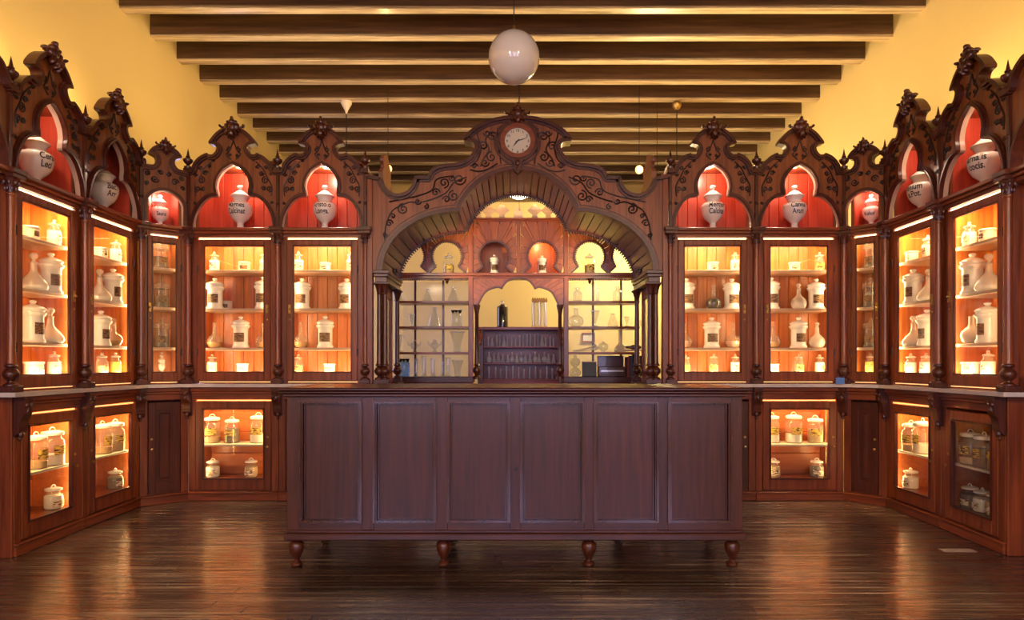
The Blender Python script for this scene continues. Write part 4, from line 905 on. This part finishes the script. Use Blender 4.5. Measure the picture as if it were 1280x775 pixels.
# doorway arch under the middle beam
zcap = zs(381); xd = xs_(698)
dh = [(-xd, zcap)]+smooth([(-xd+.01, zs(378)), (-xd+.075, zs(364.5)), (-.215, zs(359)), (-.165, zs(361))], 4)+smooth([(-.160, zs(359)), (-.115, zs(352)), (-.05, zs(348.5)), (0, zs(347.5))], 4)
DP = mirror(dh)
obj('doorway_spandrel', MB().prism([(-XB+.048, zcap), (-XB+.048, ZK-.04), (XB-.048, ZK-.04), (XB-.048, zcap)]+list(reversed(DP)), -.006, .016), M['mahx'], ts)
def along(path, n):
    L = [0]
    for a, b in zip(path, path[1:]): L.append(L[-1]+math.hypot(b[0]-a[0], b[1]-a[1]))
    out = []
    for i in range(n+1):
        t = L[-1]*i/n; j = min(len(path)-2, max(k for k in range(len(L)) if L[k] <= t+1e-9)); f = (t-L[j])/max(1e-9, L[j+1]-L[j])
        out.append((path[j][0]+(path[j+1][0]-path[j][0])*f, path[j][1]+(path[j+1][1]-path[j][1])*f))
    return out
XQ = XB-.050; lo, hi = along(DP, 24), along([(-XQ, zcap), (-XQ, ZK-.042), (XQ, ZK-.042), (XQ, zcap)], 24)
for i in range(24):                                        # radiating boards over the doorway
    a, b, c, d = lo[i], lo[i+1], hi[i+1], hi[i]; g = .04
    mixp = lambda p, q: (p[0]+(q[0]-p[0])*g, p[1]+(q[1]-p[1])*g)
    obj('spandrel_board', MB().prism([mixp(a, b), mixp(b, a), mixp(c, d), mixp(d, c)], -.014-.003*(i % 2), -.006), M['sun'], ts)
obj('doorway_moulding', MB().ribbon(DP, -.006, .010, -.020, .02), M['drkx'], ts)
for q in (-1, 1):
    c = obj('doorway_column', MB().lathe([(.024, 1.15), (.021, 1.17), (.018, zcap-.09), (.022, zcap-.085)], 14), M['drkz'], ts, (q*(xd+.015), -.01, 0))
    obj('capital', MB().lathe([(.020, zcap-.09), (.024, zcap-.06), (.034, zcap-.02), (.036, zcap)], 14), M['drkz'], c)
    obj('column_base', MB().lathe([(.040, 1.00), (.040, 1.02), (.020, 1.04), (.036, 1.07), (.040, 1.09), (.022, 1.13), (.032, 1.14), (.026, 1.15)], 14), M['drkz'], c)
    for v in (376, 408, 440): obj('shelf', MB().box(*sorted((q*(XB), q*XE)), .0, .26, zs(v)-.022, zs(v), .003), M['shelfd'] if 'shelfd' in M else M['mahx'], ts)
    obj('bottom_rail', MB().box(*sorted((q*(XB-.05), q*XE)), -.03, .28, zs(478), zs(471), .004), M['drkx'], ts)
    obj('dado_panel', MB().box(*sorted((q*(XB-.05), q*XE)), .0, .03, 0, zs(478), .004), M['mahz'], ts)
    for u in ((745.5, 782) if q > 0 else (514, 550.5)): obj('mullion', MB().box(xs_(u)-.011, xs_(u)+.011, .262, .280, zs(471), ZK-.02, .002), M['drkz'], ts)
    cols = [q*XB]+[xs_(u) for u in ((745.5, 782) if q > 0 else (550.5, 514))]+[q*XE]
    for a, b in zip(cols, cols[1:]):
        a, b = sorted((a, b)); obj('bay_pane', MB().box(a+.012, b-.012, .270, .273, zs(471), ZK-.042), M['baypane'], ts)
    dd = MB()
    for i in range(36): x = q*(XB+.02+i*.018); dd.box(x-.005, x+.005, -.010, .004, ZK-.062, ZK-.044)
    obj('dentil_row', dd, M['drkx'], ts)['kind'] = 'stuff'
    obj('drop_pendant', MB().lathe([(.028, 0), (.034, -.012), (.014, -.024), (.018, -.034), (.004, -.055), (.0005, -.06)], 12), M['drkz'], ts, (q*.715, -.005, ZK-.040))
TS = ts.location
def sp(u, v, dy): d = YS+dy; return (xw(u, d), d, zs(v)+.0005)
for u, lab in ((618, 'in the shadowed keyhole niche'), (677.5, 'in the glowing keyhole niche')):
    vessel('jar', (xw(u, YS+.1), YS+.1, ZK+.015), 0, lab+' of the rear screen', 'jars in the keyhole openings', .72)
light('niche_spot', 'POINT', (xw(672, YS+.12), YS+.06, czk+.15), 1.1, (1, .62, .3), .015)
for u, lab in ((561, 'left open beside the shadowed niche'), (737, 'left open beside the glowing niche')):
    vessel('bphial', (xw(u, YS+.1), YS+.1, ZK+.015), 0, 'in the keyhole '+lab, 'jars in the keyhole openings', 1.25)

# laboratory glass on the screen's shelves
GL = {
 'erl': ('conical_flask', 'clear conical flask', 'flask', [(.058, 0), (.060, .004), (.020, .115), (.018, .135), (.024, .140)]),
 'big': ('conical_flask', 'tall narrow conical flask', 'flask', [(.072, 0), (.074, .004), (.028, .16), (.022, .19), (.030, .195)]),
 'wine': ('measuring_glass', 'conical footed measuring glass', 'glass', [(.034, 0), (.034, .004), (.006, .014), (.006, .026), (.030, .10), (.036, .135)]),
 'cyl': ('glass_cylinder', 'upright clear glass cylinder', 'cylinder', [(.030, 0), (.030, .006), (.018, .012), (.018, .16), (.024, .164)]),
 'neck': ('necked_jar', 'wide glass jar with dark necks', 'jar', [(.050, 0), (.054, .006), (.054, .12), (.046, .135), (.020, .14)]),
 'vase': ('percolator', 'tall flaring glass percolator', 'glass', [(.030, 0), (.032, .006), (.034, .07), (.060, .17), (.070, .185)]),
 'rnd': ('round_flask', 'round-bellied glass flask with straight neck', 'flask', [(.030, 0), (.055, .012), (.066, .045), (.055, .078), (.022, .098), (.018, .15), (.024, .154)]),
 'bot': ('reagent_bottle', 'square-shouldered clear reagent bottle', 'bottle', [(.036, 0), (.038, .004), (.038, .075), (.020, .088), (.016, .10), (.022, .104), (.022, .118), (.0005, .12)]),
 'sph': ('glass_globe', 'clear glass globe on a short collar', 'glass', [(.022, 0), (.022, .012), (.050, .03), (.062, .062), (.050, .096), (.016, .112), (.014, .125)]),
 'dome': ('glass_dome', 'low clear glass dome', 'glass', [(.046, 0), (.046, .05), (.036, .072), (.012, .082), (.0005, .083)]),
 'twin': ('double_globe', 'stacked double-globe glass vessel', 'glass', [(.040, 0), (.058, .02), (.062, .05), (.040, .085), (.014, .10), (.044, .125), (.056, .155), (.044, .185), (.016, .20), (.020, .225)]),
 'bulb': ('condenser_head', 'small three-armed glass bulb', 'glass', [(.016, 0), (.020, .004), (.008, .02), (.034, .045), (.036, .065), (.014, .085), (.012, .10)]),
 'neckf': ('volumetric_flask', 'white long-necked volumetric flask', 'flask', [(.040, 0), (.052, .010), (.050, .035), (.022, .065), (.018, .075), (.018, .185), (.022, .19)]),
}
def glassware(kind, u, v, dy, where, s=1.0, mat='clear', grp='laboratory glass on the screen shelves'):
    nm, wd, cat, prof = GL[kind]; loc = sp(u, v, dy)
    t = thing(nm, wd+' '+where, cat, loc, 0, grp); t.scale = (s, s, s)
    cobj(('gl', kind), 'body', lambda: MB().lathe(prof, 18, cap=False).lathe([(.0005, .003), (prof[0][0], .003)], 18, cap=False), M[mat], t)
    r, z = prof[-1]
    if r > .01: cobj(('glr', kind), 'rim', lambda: MB().ribbon([(r*math.cos(a), r*math.sin(a)) for a in [2*PI*i/16 for i in range(16)]], -.002, .002, -.002, .002, True), M['hazed'], t, (0, 0, z)).rotation_euler = (PI/2, 0, 0)
    if kind == 'neck':
        for q in (-1, 0, 1): cobj('nst', 'stopper', lambda: MB().lathe([(.010, 0), (.014, .012), (.018, .018), (.018, .030), (.0005, .032)], 10), M['black'], t, (q*.034, 0, .135))
    if kind == 'bulb':
        for q in (-1, 1): cobj(('arm', q), 'arm', lambda q=q: MB().tube([(q*.03, 0, .055), (q*.05, 0, .065), (q*.055, 0, .09)], .006, 6), M['hazed'], t)
    return t
A = 'on the %s shelf, blue-jar screen bay'; B = 'on the %s shelf, framed-print screen bay'
EXTRA = {('erl', 499): 'by the column ', ('erl', 534.5): '(smallest) ', ('erl', 566.5): 'by the doorway ', ('cyl', 520): 'by the column ', ('cyl', 530): '(tallest) ', ('cyl', 541): 'midway ', ('cyl', 553): '(shortest) ', ('cyl', 560): 'by the percolator ',
         ('bulb', 518): 'by the measuring glass ', ('bulb', 543.5): 'by the percolator ', ('bot', 722): 'by the doorway ', ('bot', 772): '(largest) ', ('bot', 797): 'by the column ', ('wine', 744): '(large) ', ('wine', 783.5): '(small) '}
for kind, u, v, w_, s in [('erl', 499, 376, 'top', .98), ('erl', 534.5, 376, 'top', .90), ('erl', 566.5, 376, 'top', 1.05), ('wine', 514.5, 408, 'second', .95), ('big', 543, 408, 'second', 1.02), ('neck', 570.5, 408, 'second', 1.05),
                       ('wine', 499, 440, 'third', 1.3), ('bulb', 518, 440, 'third', 1.2), ('bulb', 543.5, 440, 'third', 1.25), ('vase', 571.5, 440, 'third', 1.12),
                       ('cyl', 520, 471, 'bottom', 1.1), ('cyl', 530, 471, 'bottom', 1.25), ('cyl', 541, 471, 'bottom', 1.1), ('cyl', 553, 471, 'bottom', .9), ('cyl', 560, 471, 'bottom', 1.15), ('vase', 572, 471, 'bottom', .9)]:
    glassware(kind, u, v, .12, EXTRA.get((kind, u), '')+A % w_, s)
glassware('neck', 505, 471, .14, 'tinted blue on the bottom shelf of the rear screen', 1.1, 'blueg')
for kind, u, v, w_, s in [('bot', 722, 375, 'top', 1.15), ('cyl', 747, 375, 'top', .8), ('bot', 772, 375, 'top', 1.25), ('bot', 797, 375, 'top', .9), ('rnd', 720, 407.5, 'second', 1.2), ('wine', 744, 407.5, 'second', 1.2), ('erl', 766, 407.5, 'second', .95), ('wine', 783.5, 407.5, 'second', .75), ('dome', 799, 407.5, 'second', .8),
                       ('sph', 754, 439.7, 'third', .85), ('neckf', 775.5, 439.7, 'third', 1.18), ('twin', 719, 471, 'bottom', .95)]:
    glassware(kind, u, v, .09 if kind == 'neckf' else .12, EXTRA.get((kind, u), '')+B % w_, s, 'hazed' if kind == 'neckf' else 'clear')
p = sp(732, 439.7, .12)
for i, (dx, a, L) in enumerate(((-.09, .25, .22), (-.02, .10, .24))):
    tt = thing('glass_retort_tube', ('steep ' if i == 0 else 'flat ')+'glass retort tube lying on the third shelf', 'tube', (p[0]+dx*.2, p[1]+.03*i, p[2]), 0, 'laboratory glass on the screen shelves')
    obj('tube', MB().tube([(-L/2, 0, .012), (0, 0, .012+L*.5*math.tan(a)*.4), (L/2, 0, .012+L*math.tan(a)*.8)], .009, 8), M['hazed'], tt); obj('bulb', MB().ball((L/2, 0, .02+L*math.tan(a)*.8), .020, .02, .02), M['hazed'], tt)
p = sp(786, 439.7, .20)
bw = thing('balance_case', 'dark turned wooden balance beam with white rods on the third shelf', 'balance', p)
obj('beam', MB().lathe([(.012, -.13), (.026, -.11), (.026, -.07), (.014, -.05), (.014, .02), (.026, .04), (.028, .10), (.012, .13)], 12), M['inkw'], bw, (0, .02, .05)).rotation_euler = (0, PI/2, 0)
obj('rod', MB().tube([(-.15, 0, .012), (.13, 0, .02)], .009, 8), M['whitep'], bw)
p = sp(736.5, 471, .12); sb = thing('slate_box', 'grey slate box with pale edge on the bottom shelf', 'box', p)
obj('body', MB().box(-.068, .068, -.05, .05, 0, .145, .004), M['slate'], sb); obj('lid', MB().box(-.07, .07, -.052, .052, .145, .155, .003), M['shelf'], sb)
p = sp(764, 471, .12); dc = thing('instrument_case', 'dark polished instrument case open beside the slate box', 'case', p)
obj('body', MB().box(-.135, .135, -.06, .06, 0, .10, .004), M['inkw'], dc); obj('open_lid', MB().box(-.135, .135, .05, .062, .10, .212, .003), M['inkw'], dc); obj('metal_strip', MB().box(-.115, .115, -.062, -.058, .05, .065), M['silver'], dc)
for i in range(5):
    u = 784+i*4.3; cn, cc = (('dark red', (.14, .03, .03)), ('navy', (.04, .05, .12)), ('brown', (.12, .06, .03)), ('grey', (.12, .12, .13)), ('black', (.02, .018, .02)))[i]
    bk = thing('book', cn+' cloth-bound book standing on the bottom shelf beside the instrument case', 'book', sp(u, 471, .13), 0, 'books on the bottom shelf'); h = .20+.012*(i % 3)
    obj('cover', MB().box(-.015, -.012, -.06, .06, 0, h).box(.012, .015, -.06, .06, 0, h).box(-.015, .015, -.062, -.058, 0, h), plain(cn.replace(' ', '_')+'_cloth', cc, .6, noise=.2), bk); obj('pages', MB().box(-.012, .012, -.058, .056, .003, h-.004), M['paper'], bk)
# framed print on the partition behind
pf = thing('framed_print', 'small brown framed print hung on the yellow partition', 'picture', (xw(735.5, 8.48), 8.485, zb(422, 8.48)))
obj('frame', MB().ribbon([(-.078, -.055), (.078, -.055), (.078, .055), (-.078, .055)], -.012, .012, -.012, .010, True), M['mahx'], pf); obj('print', MB().box(-.07, .07, 0, .008, -.048, .048), M['paper'], pf)

# ---------------------------------------------------------------- rack of phials seen through the doorway
M['rack'] = wood('rack_mahogany', (.15, .012, .012), (.27, .030, .026), 'x', .4); YR = 7.55; zr = lambda v: zb(v, YR); tr = thing('phial_rack', 'dark open rack of phials behind the screen doorway', 'rack', (xw(652, YR), YR, 0))
rw = (705-602)/2*YR/F
obj('back', MB().box(-rw, rw, .20, .22, 0, zr(412)), M['rack'], tr); obj('top', MB().box(-rw-.04, rw+.04, -.05, .24, zr(412.5), zr(409), .004), M['rack'], tr)
for q in (-1, 1):
    ps = obj('post', MB().box(q*rw-.035, q*rw+.035, -.02, .20, 0, zr(412.5), .004), M['drkz'], tr); obj('carved_bracket', MB().ball((0, -.03, zr(420)), .03, .02, .07).ball((0, -.03, zr(428)), .02, .02, .04), M['mahz'], ps, (q*rw, 0, 0))
for v in (433, 453.5, 473.7): obj('shelf', MB().box(-rw+.035, rw-.035, -.01, .20, zr(v)-.016, zr(v), .003), M['rack'], tr)
obj('apron', MB().box(-rw+.035, rw-.035, 0, .02, .1, zr(475)), M['rack'], tr)
rnd = random.Random(3)
for r, (v, n, kind) in enumerate(((433, 18, 'cyl'), (453.5, 15, 'erl'), (473.7, 12, 'cyl'))):
    for i in range(n):
        x = -rw+.075+(2*rw-.15)*(i+.3+.22*rnd.random())/n; kk = kind if rnd.random() > .2 else ('erl' if kind == 'cyl' else 'rnd')
        nm, wd, cat, prof = GL[kk]; s = {'cyl': rnd.uniform(.62, .95), 'erl': rnd.uniform(.70, 1.0), 'rnd': .85}[kk]; sw = .62
        word = {'cyl': 'slim glass test cylinder', 'erl': 'little conical phial', 'rnd': 'little round phial'}[kk]
        t = thing('phial', word+' on the %s shelf of the dark rack' % ('top', 'middle', 'low')[r], 'phial', (xw(652, YR)+x, YR+.08+.04*rnd.random(), zr(v)+.0005), 0, 'phials on the %s shelf of the dark rack' % ('top', 'middle', 'low')[r]); t.scale = (s*sw, s*sw, s)
        cobj(('gl', kk), 'body', lambda: MB().lathe(prof, 18, cap=False), M['phialg'], t)
p = (xw(628, YR+.05), YR+.08, zr(409)+.001); bb = thing('black_bottle', 'tall black glass bottle with clear stopper on the rack', 'bottle', p)
obj('body', MB().lathe([(.060, 0), (.066, .006), (.066, .225), (.060, .25), (.03, .266), (.026, .275)], 20), M['blackg'], bb); obj('stopper', MB().lathe([(.022, .275), (.03, .282), (.03, .288), (.014, .292), (.022, .305), (.022, .318), (.0005, .326)], 14), M['hazed'], bb)
p = (xw(674.5, YR+.05), YR+.08, zr(409)+.001); gt = thing('tube_stand', 'upright stand of frosted glass tubes with gilt top on the rack', 'stand', p)
for i in range(5): obj('tube', MB().lathe([(.018, .0), (.018, .30)], 12, -.075+i*.0375), M['silver'] if i % 2 == 0 else M['clear'], gt)
gtop = MB().box(-.095, .095, -.025, .025, .30, .335, .003)
for i in range(7): gtop.ball((-.08+i*.0267, 0, .342), .010, .010, .016, 6, 5)
obj('gilt_top', gtop, M['brass'], gt); obj('base', MB().box(-.095, .095, -.025, .025, 0, .018, .003), M['brass'], gt)

# ---------------------------------------------------------------- lamps
gl_ = thing('globe_pendant', 'large white opal globe pendant on a thin wire', 'lamp', (xw(642.5, 4.3), 4.3, CAMZ+(V0-72)*4.3/F))
obj('globe', MB().ball((0, 0, 0), .172, .172, .172, 40, 26), M['opal'], gl_); obj('wire', MB().tube([(0, 0, .175), (0, 0, .7), (0, 0, ZB+.24-gl_.location.z)], .0035, 6), M['iron'], gl_)
obj('gallery', MB().lathe([(.030, .164), (.026, .180), (.010, .190), (.008, .215), (.0005, .22)], 14), M['brass'], gl_)
for u, v, c, lab in ((433, 131, 'cone', 'pendant lamp on a rod with a pale fluted ceiling cone'), (846, 133, 'ball', 'pendant globe lamp on a rod with a brass ceiling ball')):
    d = 7.467; t = thing('rod_pendant', lab, 'lamp', (xw(u, d), d, zb(217, d)))
    tz = ZB-t.location.z
    obj('rod', MB().tube([(0, 0, .14), (0, 0, tz-.05)], .006, 6), M['iron'], t)
    obj('canopy', MB().lathe([(.008, tz-.14), (.014, tz-.12), (.020, tz-.10), (.066, tz-.02), (.066, tz)] if c == 'cone' else [(.0005, tz-.095), (.03, tz-.085), (.056, tz-.05), (.056, tz-.02), (.03, tz)], 12), M['cream'] if c == 'cone' else M['brass'], t)
    obj('globe', MB().ball((0, 0, 0), .15, .15, .15, 24, 16), M['opal'], t)
for u, v, lab in ((485, 211, 'beside the fluted-cone pendant'), (799, 212, 'beside the brass-ball pendant')):
    d = 7.2; t = thing('amber_lamp', 'small amber glass globe lamp '+lab, 'lamp', (xw(u, d), d, zb(v, d)))
    obj('globe', MB().ball((0, 0, 0), .045, .045, .045, 14, 10), M['amberon'] if 'amberon' in M else M.setdefault('amberon', emit('amber_lit', (1.0, .55, .15), 1.2)), t); obj('rod', MB().tube([(0, 0, .045), (0, 0, ZB+.25-t.location.z)], .004, 5), M['iron'], t)
    light('amber_lamp', 'POINT', (xw(u, d), d-.12, zb(v, d)), 5, (1, .6, .25), .05)
d = 6.29; t = thing('ceiling_dish_lamp', 'lit white dish lamp hanging over the screen', 'lamp', (xw(649, d), d, 2.815))
obj('dish', MB().lathe([(.0005, -.04), (.05, -.036), (.09, -.018), (.105, .0), (.10, .012), (.0005, .014)], 24), emit('lit_dish', (1.0, .88, .66), 2.2), t); obj('rod', MB().tube([(0, 0, .014), (0, 0, ZB+.25-t.location.z)], .006, 6), M['iron'], t); obj('pull', MB().tube([(0, 0, -.04), (0, 0, -.16)], .003, 5), M['iron'], t)
light('ceiling_dish_lamp', 'POINT', (xw(649, d), d+.01, 2.90), 14, (1.0, .74, .40), .05)
for x in (1.7,):                                   # added globe, out of sight, brightens the partition behind the screen
    t = thing('added_globe_lamp', 'added lit globe brightening the room behind the screen', 'lamp', (x, 7.5, 2.9), 0, None)
    obj('globe', MB().ball((0, 0, 0), .12, .12, .12, 20, 12), M['addedlamp'], t); obj('wire', MB().tube([(0, 0, .12), (0, 0, ZB+.25-2.9)], .0035, 6), M['iron'], t)
    light('added_globe_lamp', 'POINT', (x, 7.5, 2.7), 75, (1.0, .80, .44), .12)
# two added globe lamps, unseen behind the camera, brighten the room from the front
for x in (-1.7, 1.8):
    t = thing('added_globe_lamp', 'lit opal globe pendant over the customers\' side of the shop', 'lamp', (x, -.9, 3.15), 0, 'lit globes on the customers\' side')
    obj('globe', MB().ball((0, 0, 0), .172, .172, .172, 24, 16), M['addedlamp'], t); obj('wire', MB().tube([(0, 0, .175), (0, 0, ZB+.24-3.15)], .0035, 6), M['iron'], t)
    light('added_globe_lamp', 'POINT', (x, -.9, 2.9), 75, (1.0, .76, .48), .17)
# tubes lying on top of the cabinets throw light up the plaster
M['upl'] = emit('uplight_tube', (1.0, .72, .36), 2.0)
for k in ('L0', 'L1', 'L2', 'R0', 'R1', 'R2', 'LB1', 'LB2', 'RB1', 'RB2'):
    un = U[k]; p = un.W(0, .20, 2.866)
    t = thing('uplight_tube', 'tube lamp lying on top of the %s' % ('wall bay beside the '+('Cera Leci' if k == 'L0' else 'arnalis cocis.')+' cabinet' if k[1] == '0' else NAME[k]+' cabinet'), 'lamp', p, un.rot, 'hidden tube lamps on the cabinet tops')
    obj('tube', MB().lathe([(.012, -.25), (.012, .25)], 10), M['upl'], t, (0, 0, .024)).rotation_euler = (0, PI/2, 0); obj('holder', MB().box(-.27, .27, -.02, .02, 0, .010), M['whitep'], t)
    back = k[1] == 'B'
    light('uplight_tube', 'AREA', un.W(0, .30, 2.95), 3.0 if not back else 4, (1.0, .74, .36), .5, .06, aim=un.W(0, .30 if not back else .8, 4.2))

# ---------------------------------------------------------------- the shop counter
YK = 3.60; sK = F/YK
kx = lambda u: (u-U0)/sK
kz = lambda v: CAMZ-(v-V0)/sK
x0, x1 = kx(358.5), kx(928); xm = (x0+x1)/2; hw = (x1-x0)/2
tc_ = thing('shop_counter', 'long dark mahogany shop counter with six panels on turned legs', 'counter', (xm, YK, 0))
zb0, zb1 = kz(666), kz(495); DEP = .66
obj('carcass', MB().box(-hw+.02, hw-.02, .040, DEP, zb0, zb1, .003), M['cnt'], tc_)
top = obj('counter_top', MB().box(kx(350)-xm, kx(936)-xm, -.055, DEP+.05, 1.000, 1.018, .006).box(kx(352.5)-xm, kx(933.5)-xm, -.042, DEP+.04, .984, 1.000, .006).box(kx(355)-xm, kx(931)-xm, -.028, DEP+.03, zb1-.004, .984, .005), M['cntx'], tc_)
obj('base_moulding', MB().box(-hw-.004, hw+.004, -.006, DEP, zb0, zb0+.016, .003).box(-hw-.016, hw+.016, -.018, DEP+.01, kz(675), zb0, .006), M['cntx'], tc_)
pu = [(375, 451.7), (467.5, 544.6), (559.7, 637), (651, 730), (743, 822), (835.5, 914)]
pz0, pz1 = kz(652.5), kz(503)
xsn = [x0]+[kx(t) for p in pu for t in p]+[x1]
for i in range(0, len(xsn), 2): obj('front_stile', MB().box(xsn[i]-xm, xsn[i+1]-xm, 0, .041, zb0+.016, zb1-.004, .002), M['cnt'], tc_)
for z0, z1 in ((zb0+.016, pz0), (pz1, zb1-.004)):
    for a, b in pu: obj('front_rail', MB().box(kx(a)-xm, kx(b)-xm, 0, .041, z0, z1), M['cntx'], tc_)
for a, b in pu:
    xa, xb = kx(a)-xm, kx(b)-xm
    pn = obj('front_panel', MB().box(xa, xb, .030, .042, pz0, pz1), M['cnt'], tc_)
    rect = [(xa, pz0), (xb, pz0), (xb, pz1), (xa, pz1)]
    obj('panel_moulding', MB().ribbon(rect, -.006, .008, -.014, .012, True).ribbon(rect, .008, .016, .000, .031, True).ribbon(rect, .020, .027, .018, .032, True), M['cntm'], pn)
obj('knot_plug', MB().lathe([(.010, 0), (.008, .004), (.0005, .005)], 12), M['black'], tc_, (kx(645)-xm, 0, kz(586))).rotation_euler = (PI/2, 0, 0)
LEG = [(.022, 0), (.030, .004), (.033, .014), (.028, .024), (.016, .032), (.015, .040), (.024, .056), (.036, .082), (.043, .108), (.041, .128), (.030, .142), (.024, .147), (.034, .152), (.036, .160)]
lz = kz(675)/.160
for u in (367.5, 553.5, 737, 918.5): cobj('cleg', 'leg', lambda: MB().lathe([(r, z*lz) for r, z in LEG], 18), M['drkz'], tc_, (kx(u)-xm, .045, 0))
for u in (407, 566, 772.5, 886): cobj('cleg', 'leg', lambda: MB().lathe([(r, z*lz) for r, z in LEG], 18), M['drkz'], tc_, ((u-U0)*(YK+.60)/F-xm, .60, 0))

# small things on the marble, and the pale patch let into the floor
un = U['RC']; pb = un.W(-un.w/2+.01, -.062, ZM)
tl = thing('blue_tile', 'small blue and white patterned tile propped on the marble', 'tile', (xw(1052.5, 5.23), 5.26, ZM))
obj('tile', MB().box(-.036, .036, -.004, .004, 0, .055, .002), M['blue'], tl); obj('stand', MB().box(-.02, .02, .004, .022, 0, .03), M['whitep'], tl)
pd = 920/(688-455.)
obj('floor_patch', MB().box(-.10, .10, -.032, .032, 0, .0012), M['patch'] if 'patch' in M else M.setdefault('patch', plain('bare_wood_patch', (.42, .33, .27), .6, noise=.3, nscale=30)), fl, (xw(1197, pd), pd, .0002))
